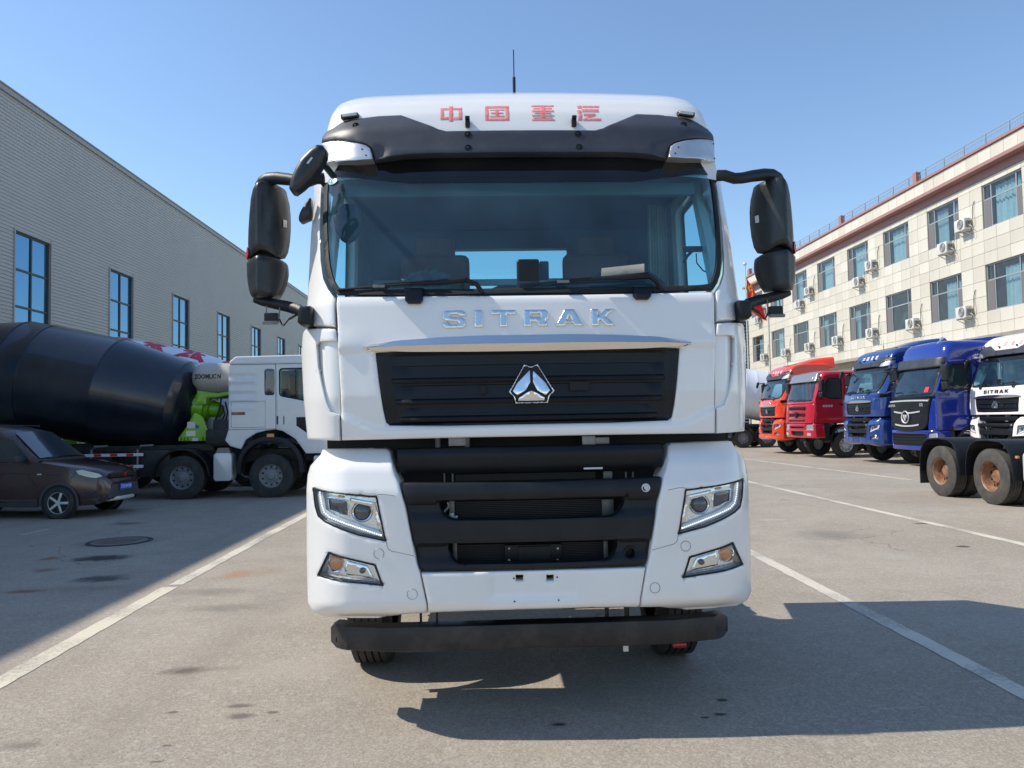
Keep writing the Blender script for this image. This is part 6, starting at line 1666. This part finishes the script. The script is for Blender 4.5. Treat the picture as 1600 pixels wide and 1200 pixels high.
    tx = text_mesh('ZOOMLION', .155, BLKPRT, off=.006, ext=.002); link(tx, wt)
    c_ = mq(324, 588.5, .56)
    prf = [(0, .0001), (.015, .10), (.07, .22), (.16, .32), (.28, .375), (.38, r_), (2, r_)]; dax = (B-A).normalized()
    for v in tx.data.vertices:
        P = Vector((c_[0]+v.co.x*.80, 0, c_[1]+v.co.y)); t_ = max(.03, (P.x-A.x)/dax.x); rr_ = interp(t_, prf)+.004; hz_ = P.z-(A.z+dax.z*t_)
        v.co = Vector((P.x, A.y-math.sqrt(max(.001, rr_*rr_-hz_*hz_))-(.002 if v.co.z > 0 else 0), P.z))
    for k, pts in enumerate(([(343, 632), (349, 636), (351, 648), (345, 662), (340, 676)], [(346, 622), (343, 640), (337, 655), (338, 672), (346, 680)], [(352, 628), (356, 645), (352, 660), (342, 668), (333, 684)], [(334, 684), (345, 672), (354, 665)])):
        g = G(); q = [mq(*p, y=.5+.12*k) for p in pts]; g.tube([(a_, .5+.12*k, b_) for a_, b_ in q], .022, 8); g.build('hose', HOSE, rt)
    g = G(); a = mq(338, 655, 1.2); g.lathe([(0, .20), (.3, .20), (.34, .12)], (a[0]-.1, 1.3, a[1]-.25), (0, 0, 1), 20); g.build('hydraulic_tank', TANKB, rt, bevel=.0)
    g = G(); a = mq(345, 678, .3); g.bb(a[0]-.35, a[0]+.2, .25, 1.2, a[1]-.25, a[1]+.1); g.build('valve_block', CHASSIS, rt, bevel=.02)
    g = G(); g.bb(-.45, -.05, .3, 2.1, 1.25, 1.9); g.build('engine_cover', CHASSIS, rt, bevel=.03)
    return rt
MX = make_mixer(); tag(MX, 'mixer truck with dark blue drum, lime green pedestal and white cab behind the brown van', 'mixer truck', 'concrete mixer trucks')
MX2 = copy_tree(MX, None, {'drum_dark_blue': DRUMW}); MX2['label'] = 'mixer truck with pale drum and red characters parked behind the dark-drummed mixer'
MX2.location = (-5.75, 22.4, 0)
MX3 = copy_tree(MX, None, {'drum_dark_blue': DRUMW, 'lime_green': MXW}); MX3['label'] = 'mixer truck with white drum glimpsed between the head-on truck and the orange-red truck'
MX3.location = (19.9, 42, 0)
# red characters on the pale drum
ax = Vector((-math.cos(R(12)), 0, math.sin(R(12)))); hx, hz = at(288, 634, YM+1.24); p0 = Vector((hx+6.23, 1.24, hz))
e1 = Vector((0, -1, 0)); e2 = ax.cross(e1); e2 = e2 if e2.z > 0 else -e2
def drum_pt(t, an, r_off=.008):
    r_ = interp(t, [(0.05, 1.15), (1.72, 1.385), (3.5, 1.40), (4.1, 1.38), (6.1, .92)])+r_off
    return p0+ax*t+(e1*math.cos(an)+e2*math.sin(an))*r_
DRC = mat('drum_red_print', (.62, .02, .06), .5)
def stroke(t0, a0, t1, a1, w_=.07):
    g = G(); n = 8; r0 = []; r1 = []; dv = Vector((t1-t0, a1-a0)).normalized(); nn = Vector((-dv.y, dv.x))*w_
    for k in range(n+1):
        f = k/n; t = t0+(t1-t0)*f; a = a0+(a1-a0)*f; r0.append(drum_pt(t+nn.x, a+nn.y*.8)); r1.append(drum_pt(t-nn.x, a-nn.y*.8))
    g.grid([r0, r1]); g.build('red_stroke', DRC, MX2, recalc=False)
for base in (.55, 1.75, 2.95, 4.0):
    B = base
    for s in ((B-.3, 1.32, B+.35, 1.32), (B, 1.62, B-.05, 1.0), (B, 1.3, B+.4, .92), (B-.05, 1.3, B-.4, .95), (B-.32, 1.05, B+.3, 1.02), (B+.15, 1.55, B+.32, 1.42)): stroke(*s)

# ================================================================== brown van
VX, VY = gnd(92, 811)
VAN = empty('van', (VX, VY, 0), -R(5)); tag(VAN, 'dark brown minivan parked in the shade in front of the dark drum', 'van')
VPA = mat('brown_paint', (.060, .030, .028), .25, coat=.7, metal=.3, dirt=((.12, .11, .10), 2, .3))
VDU = mat('dusty_brown_paint', (.070, .045, .042), .35, coat=.5, metal=.3, dirt=((.15, .14, .13), 2.5, .5))
VPL = mat('van_plastic', (.055, .055, .058), .6, dirt=((.12, .12, .12), 3, .4))
VW = .82
def vrow(x):
    """cross-section of the lower body at station x (0 = front axle, + forward); y outwards from the near side"""
    w_ = interp(x, [(-3.5, .76), (-3.2, .82), (.20, .82), (.55, .77), (.72, .68), (.84, .50)])
    zb = interp(x, [(-3.5, 1.12), (-.6, 1.13), (-.2, 1.08), (.35, .98), (.62, .90), (.76, .80), (.84, .66)])
    zs = interp(x, [(-3.5, .30), (-.5, .24), (.4, .24), (.7, .26), (.84, .34)])
    cr = interp(x, [(-3.5, .0), (-.6, .0), (-.3, .045), (.5, .05), (.8, .02)])
    h = zb-zs
    half = [(w_*.93, zs), (w_*.985, zs+.10*h), (w_, zs+.35*h), (w_*.995, zs+.60*h), (w_*.975, zs+.85*h), (w_*.945, zb-.02), (w_*.86, zb+.012), (w_*.5, zb+cr*.8), (0, zb+cr)]
    return half
g = G(); rows = []
xs = [-3.5, -3.3, -3, -2, -1, -.6, -.4, -.2, 0, .2, .35, .5, .6, .68, .74, .79, .82, .84]
for x in xs:
    h = vrow(x); rows.append([(x, -a+.0, b) for a, b in h]+[(x, a, b) for a, b in h[:-1][::-1]])
for r_ in rows:
    pass
g.grid(rows); n = len(rows[0]); g.add(rows[-1]+rows[0], [tuple(range(n)), tuple(range(2*n-1, n-1, -1))])
vb = g.build('body', VPA, VAN, ang=40); vb.location = (0, VW, 0)
VO = Vector((0, VW, 0))
# greenhouse
def grow(x):
    w_ = .76; zt = interp(x, [(-3.4, 1.70), (-2.4, 1.83), (-1.6, 1.82), (-1.15, 1.72), (-.45, 1.14)])
    half = [(w_+.01, 1.10), (w_-.01, 1.14+.0*(zt-1.1)), (w_-.10*(zt-1.1)/.7, 1.10+(zt-1.10)*.80), (w_-.20*(zt-1.1)/.7, zt-.03*(zt-1.1)/.7), (.35, zt+.02*(zt-1.1)), (0, zt+.03*(zt-1.1))]
    return half
g = G(); rows = []
for x in (-3.45, -3.2, -2.6, -2, -1.6, -1.3, -1.15, -1.0, -.85, -.7, -.55, -.45):
    h = grow(x); rows.append([(x, -a, b) for a, b in h]+[(x, a, b) for a, b in h[:-1][::-1]])
g.grid(rows); gh = g.build('roof', VDU, VAN, ang=40); gh.location = VO
GLD = mat('van_glass', (.025, .033, .038), .05, coat=1)
def gpt(x, f):
    """point on near side of greenhouse; f 0 belt .. 1 roof rail"""
    h = grow(x); a = Vector((-h[0][0], h[0][1])); b = Vector((-h[2][0], h[2][1])); q = a.lerp(b, f); return (x, q.x-.006, q.y)
g = G(); g.grid([[gpt(x, f) for f in (.10, .5, .98)] for x in (-1.62, -1.4, -1.2, -1.05)]); g.add([gpt(-1.05, .10), gpt(-1.05, .98), gpt(-.66, .12)], [(0, 1, 2)]); o = g.build('front_side_window', GLD, VAN, recalc=False, ang=60); o.location = VO
g = G()
for pts_ in ([gpt(-1.62, .06), gpt(-1.05, .06), gpt(-.62, .07), gpt(-1.05, 1.02), gpt(-1.62, 1.02), gpt(-1.62, .06)],):
    g.tube([(a, b-.004, c) for a, b, c in pts_], .014, 5)
o = g.build('window_trim', VPL, VAN); o.location = VO
g = G(); g.grid([[gpt(x, f) for f in (.10, .5, .98)] for x in (-2.6, -2.2, -1.75)]); o = g.build('rear_side_window', GLD, VAN, recalc=False); o.location = VO
# windshield
g = G(); rows = []
for t in range(7):
    f = .05+.88*t/6; x = -.45-.70*f; h = grow(x); w_ = h[3][0]-.04; rows.append([(x+.012, -w_+2*w_*k/10, 1.14+(1.72-1.14)*f+.02*(1-((k-5)/5)**2)+.012) for k in range(11)])
g.grid(rows); o = g.build('windshield', GLD, VAN, ang=60); o.location = VO
g = G(); g.bb(-.50, -.42, -.70, .70, 1.12, 1.155); o = g.build('cowl', VPL, VAN, bevel=.01); o.location = VO
g = G(); g.tube([(-.42, -.5, 1.17), (-.50, -.05, 1.20), (-.50, .1, 1.2)], .01, 6); o = g.build('wiper', VPL, VAN); o.location = VO
# arches, wheels
for wx in (0, -2.6):
    for sd in (-1, 1):
        g = G(); rows = []
        for k in range(21):
            an = PI*(-.06+1.12*k/20); c_, s_ = math.cos(an), math.sin(an)
            rows.append([(wx-.40*c_, sd*(VW+.006), .31+.40*s_), (wx-.355*c_, sd*(VW+.012), .31+.355*s_), (wx-.355*c_, sd*(VW-.2), .31+.355*s_)])
        g.grid(rows); o = g.build('arch_trim', VPL, VAN); o.location = VO
        g = G(); g.lathe([(0, .36), (.004, .36)], (wx, sd*(VW+.002), .31), (0, sd, 0), 32); o = g.build('wheel_well', DARK, VAN); o.location = VO
        wh = empty('wheel', (wx, VW+sd*(VW+.03), .31), parent=VAN)
        g = G(); g.lathe([(0, .21), (-.006, .235), (0, .29), (.02, .305), (.16, .305), (.18, .28)], (0, 0, 0), (0, -sd, 0), 40, cap=False); g.build('tyre', RUBBER, wh)
        g = G(); g.lathe([(.0, .20), (.02, .195), (.06, .185), (.07, .0001)], (0, 0, 0), (0, -sd, 0), 32); g.build('rim', DARK, wh)
        g = G(); g.lathe([(-.004, .212), (.006, .208), (.012, .192), (.03, .180)], (0, 0, 0), (0, -sd, 0), 32, cap=False); g.build('rim_edge', SILVERP, wh)
        for k in range(5):
            an = 2*PI*k/5+.3; rt_ = Matrix.Rotation(an, 3, 'Y'); g = G(); g.box(rt_ @ Vector((0, sd*.012*-1, .115)), (.050, .03, .17), rt_); link(bpy.data.objects.new('spoke', g.mesh('spoke', SILVERP, bevel=.008)), wh)
        g = G(); g.lathe([(-.012, .045), (.02, .05)], (0, 0, 0), (0, -sd, 0), 20); g.build('hub', SILVERP, wh)
# fascia
def vp(x): return vrow(x)
HLV = mat('van_headlight', (.62, .64, .50), .15, coat=1, bump=.8, bscale=50)
def front_y(y, z):
    """x of the nose skin for lateral y"""
    best = .84
    for x in [k*.01 for k in range(84, 20, -1)]:
        h = vrow(x); hi = [p for p in h if p[1] <= z]
        wz = interp(z, sorted([(b, a) for a, b in h[:6]]))
        if wz >= abs(y) and z <= h[5][1]+.02: return x
    return .3
def on_side(poly, name, m, off=.006, th=.02):
    g = G(); 
    vs = []
    for (x, z) in poly:
        h = vrow(x); wz = interp(z, sorted([(b, a) for a, b in h[:6]])); vs.append((x, -wz-off, z))
    cx = sum(v[0] for v in vs)/len(vs); cy2 = sum(v[1] for v in vs)/len(vs)-.008; cz = sum(v[2] for v in vs)/len(vs)
    n = len(vs); g.add(vs+[(cx, cy2, cz)], [(i, (i+1) % n, n) for i in range(n)]); o = g.build(name, m, VAN, recalc=False, ang=60); o.location = VO; return o
def mirror_side(poly, name, m, off=.006):
    for s in (1, -1):
        g = G(); vs = []
        for (x, z) in poly:
            h = vrow(x); wz = interp(z, sorted([(b, a) for a, b in h[:6]])); vs.append((x+off*.6, -s*(wz+off), z))
        n = len(vs); cx = sum(v[0] for v in vs)/n+.040; cyy = sum(v[1] for v in vs)/n-s*.035; cz = sum(v[2] for v in vs)/n
        g.add(vs+[(cx, cyy, cz)], [(i, (i+1) % n, n) for i in range(n)]); o = g.build(name, m, VAN, recalc=False, ang=60); o.location = VO
mirror_side([(.30, .925), (.36, .86), (.52, .80), (.66, .775), (.745, .80), (.70, .855), (.55, .905), (.40, .945)], 'headlight', HLV)
mirror_side([(.50, .52), (.62, .52), (.70, .54), (.64, .45), (.52, .44)], 'fog_recess', VPL)
mirror_side([(.40, .25), (.40, .36), (.58, .385), (.70, .40), (.78, .43), (.81, .34), (.70, .27)], 'bumper_trim', VPL)
mirror_side([(.10, .80), (.16, .78), (.20, .70), (.17, .69), (.12, .76)], 'arch_flare', VPA) if False else None
g = G(); g.box((.80, 0, .80), (.06, .96, .09)); o = g.build('grille', BLACKG, VAN, bevel=.02); o.location = VO
for z_ in (.775, .80, .825): g = G(); g.box((.833, 0, z_), (.006, .90, .008)); o = g.build('grille_bar', VPL, VAN); o.location = VO
g = G(); g.prism([(-.08, .84), (0, .75), (.08, .84), (.03, .83), (0, .80), (-.03, .83)], .838, .85, lambda a, b, d: (d, a, b)); o = g.build('badge', REDL, VAN); o.location = VO
g = G(); g.prism([(-.48, .62), (.48, .62), (.55, .36), (-.55, .36)], .80, .85, lambda a, b, d: (d, a, b)); o = g.build('bumper_grille', VPL, VAN, bevel=.01); o.location = VO
g = G(); rows = []
for k in range(21):
    y_ = -.60+1.2*k/20; x_ = .86-.16*(abs(y_)/.6)**3; rows.append([(x_, y_, .30), (x_+.02, y_, .33), (x_+.01, y_, .375)])
g.grid(rows); o = g.build('bumper_lip', SILVERP, VAN); o.location = VO
g = G(); rows = []
for x in (-3.4, -1, -.45): h = vrow(x); rows.append([(x, -h[0][0]-.01, h[0][1]-.02), (x, -h[1][0]-.012, h[1][1]+.04), (x, -h[1][0]-.002, h[1][1]+.05)])
g.grid(rows); o = g.build('sill_trim', VPL, VAN); o.location = VO
PLB = mat('plate_blue', (.02, .09, .48), .4)
pl = empty('number_plate', parent=VAN); pl.location = VO+Vector((.872, .0, .56)); g = G(); g.box((0, 0, 0), (.008, .44, .14)); g.build('plate', PLB, pl, bevel=.003)
tx = text_mesh('川E·0X9J8', .10, STRW, off=.002, ext=.001); link(tx, pl); tx.location = (.006, 0, 0); tx.rotation_euler = (PI/2, 0, PI/2); tx.scale = (.9, 1, 1)
g = G(); g.box((-.78, -.93, 1.17), (.10, .16, .12)); vm = g.build('door_mirror', VPL, VAN, bevel=.035, seg=3); vm.location = VO
def seam(pts, name='door_seam'):
    g = G(); q = []
    for (x, z) in pts:
        h = vrow(x); wz = interp(z, sorted([(b, a) for a, b in h[:6]])); q.append((x, -wz-.001, z))
    g.tube(q, .004, 4); o = g.build(name, DARK, VAN); o.location = VO
seam([(-.62, 1.10), (-.60, .8), (-.50, .68), (-.46, .40), (-.46, .28)]); seam([(-1.65, 1.10), (-1.66, .7), (-1.65, .3)]); seam([(-1.6, .90), (-.6, .88), (.0, .84), (.30, .80)], 'crease')
seam([(.30, .92), (.28, .86), (.22, .78), (.22, .70)], 'bumper_seam')
g = G(); g.box((-.40, -.825, .87), (.09, .012, .025)); o = g.build('side_repeater', SILVERP, VAN, bevel=.004); o.location = VO
g = G(); g.box((-1.5, -.83, .95), (.14, .02, .03)); o = g.build('door_handle', VPA, VAN, bevel=.006); o.location = VO
for sd in (-1, 1):
    g = G(); g.tube([(-3.0, sd*.60, 1.82), (-2.4, sd*.62, 1.86), (-1.4, sd*.62, 1.82)], .012, 6); o = g.build('roof_rail', VPL, VAN); o.location = VO
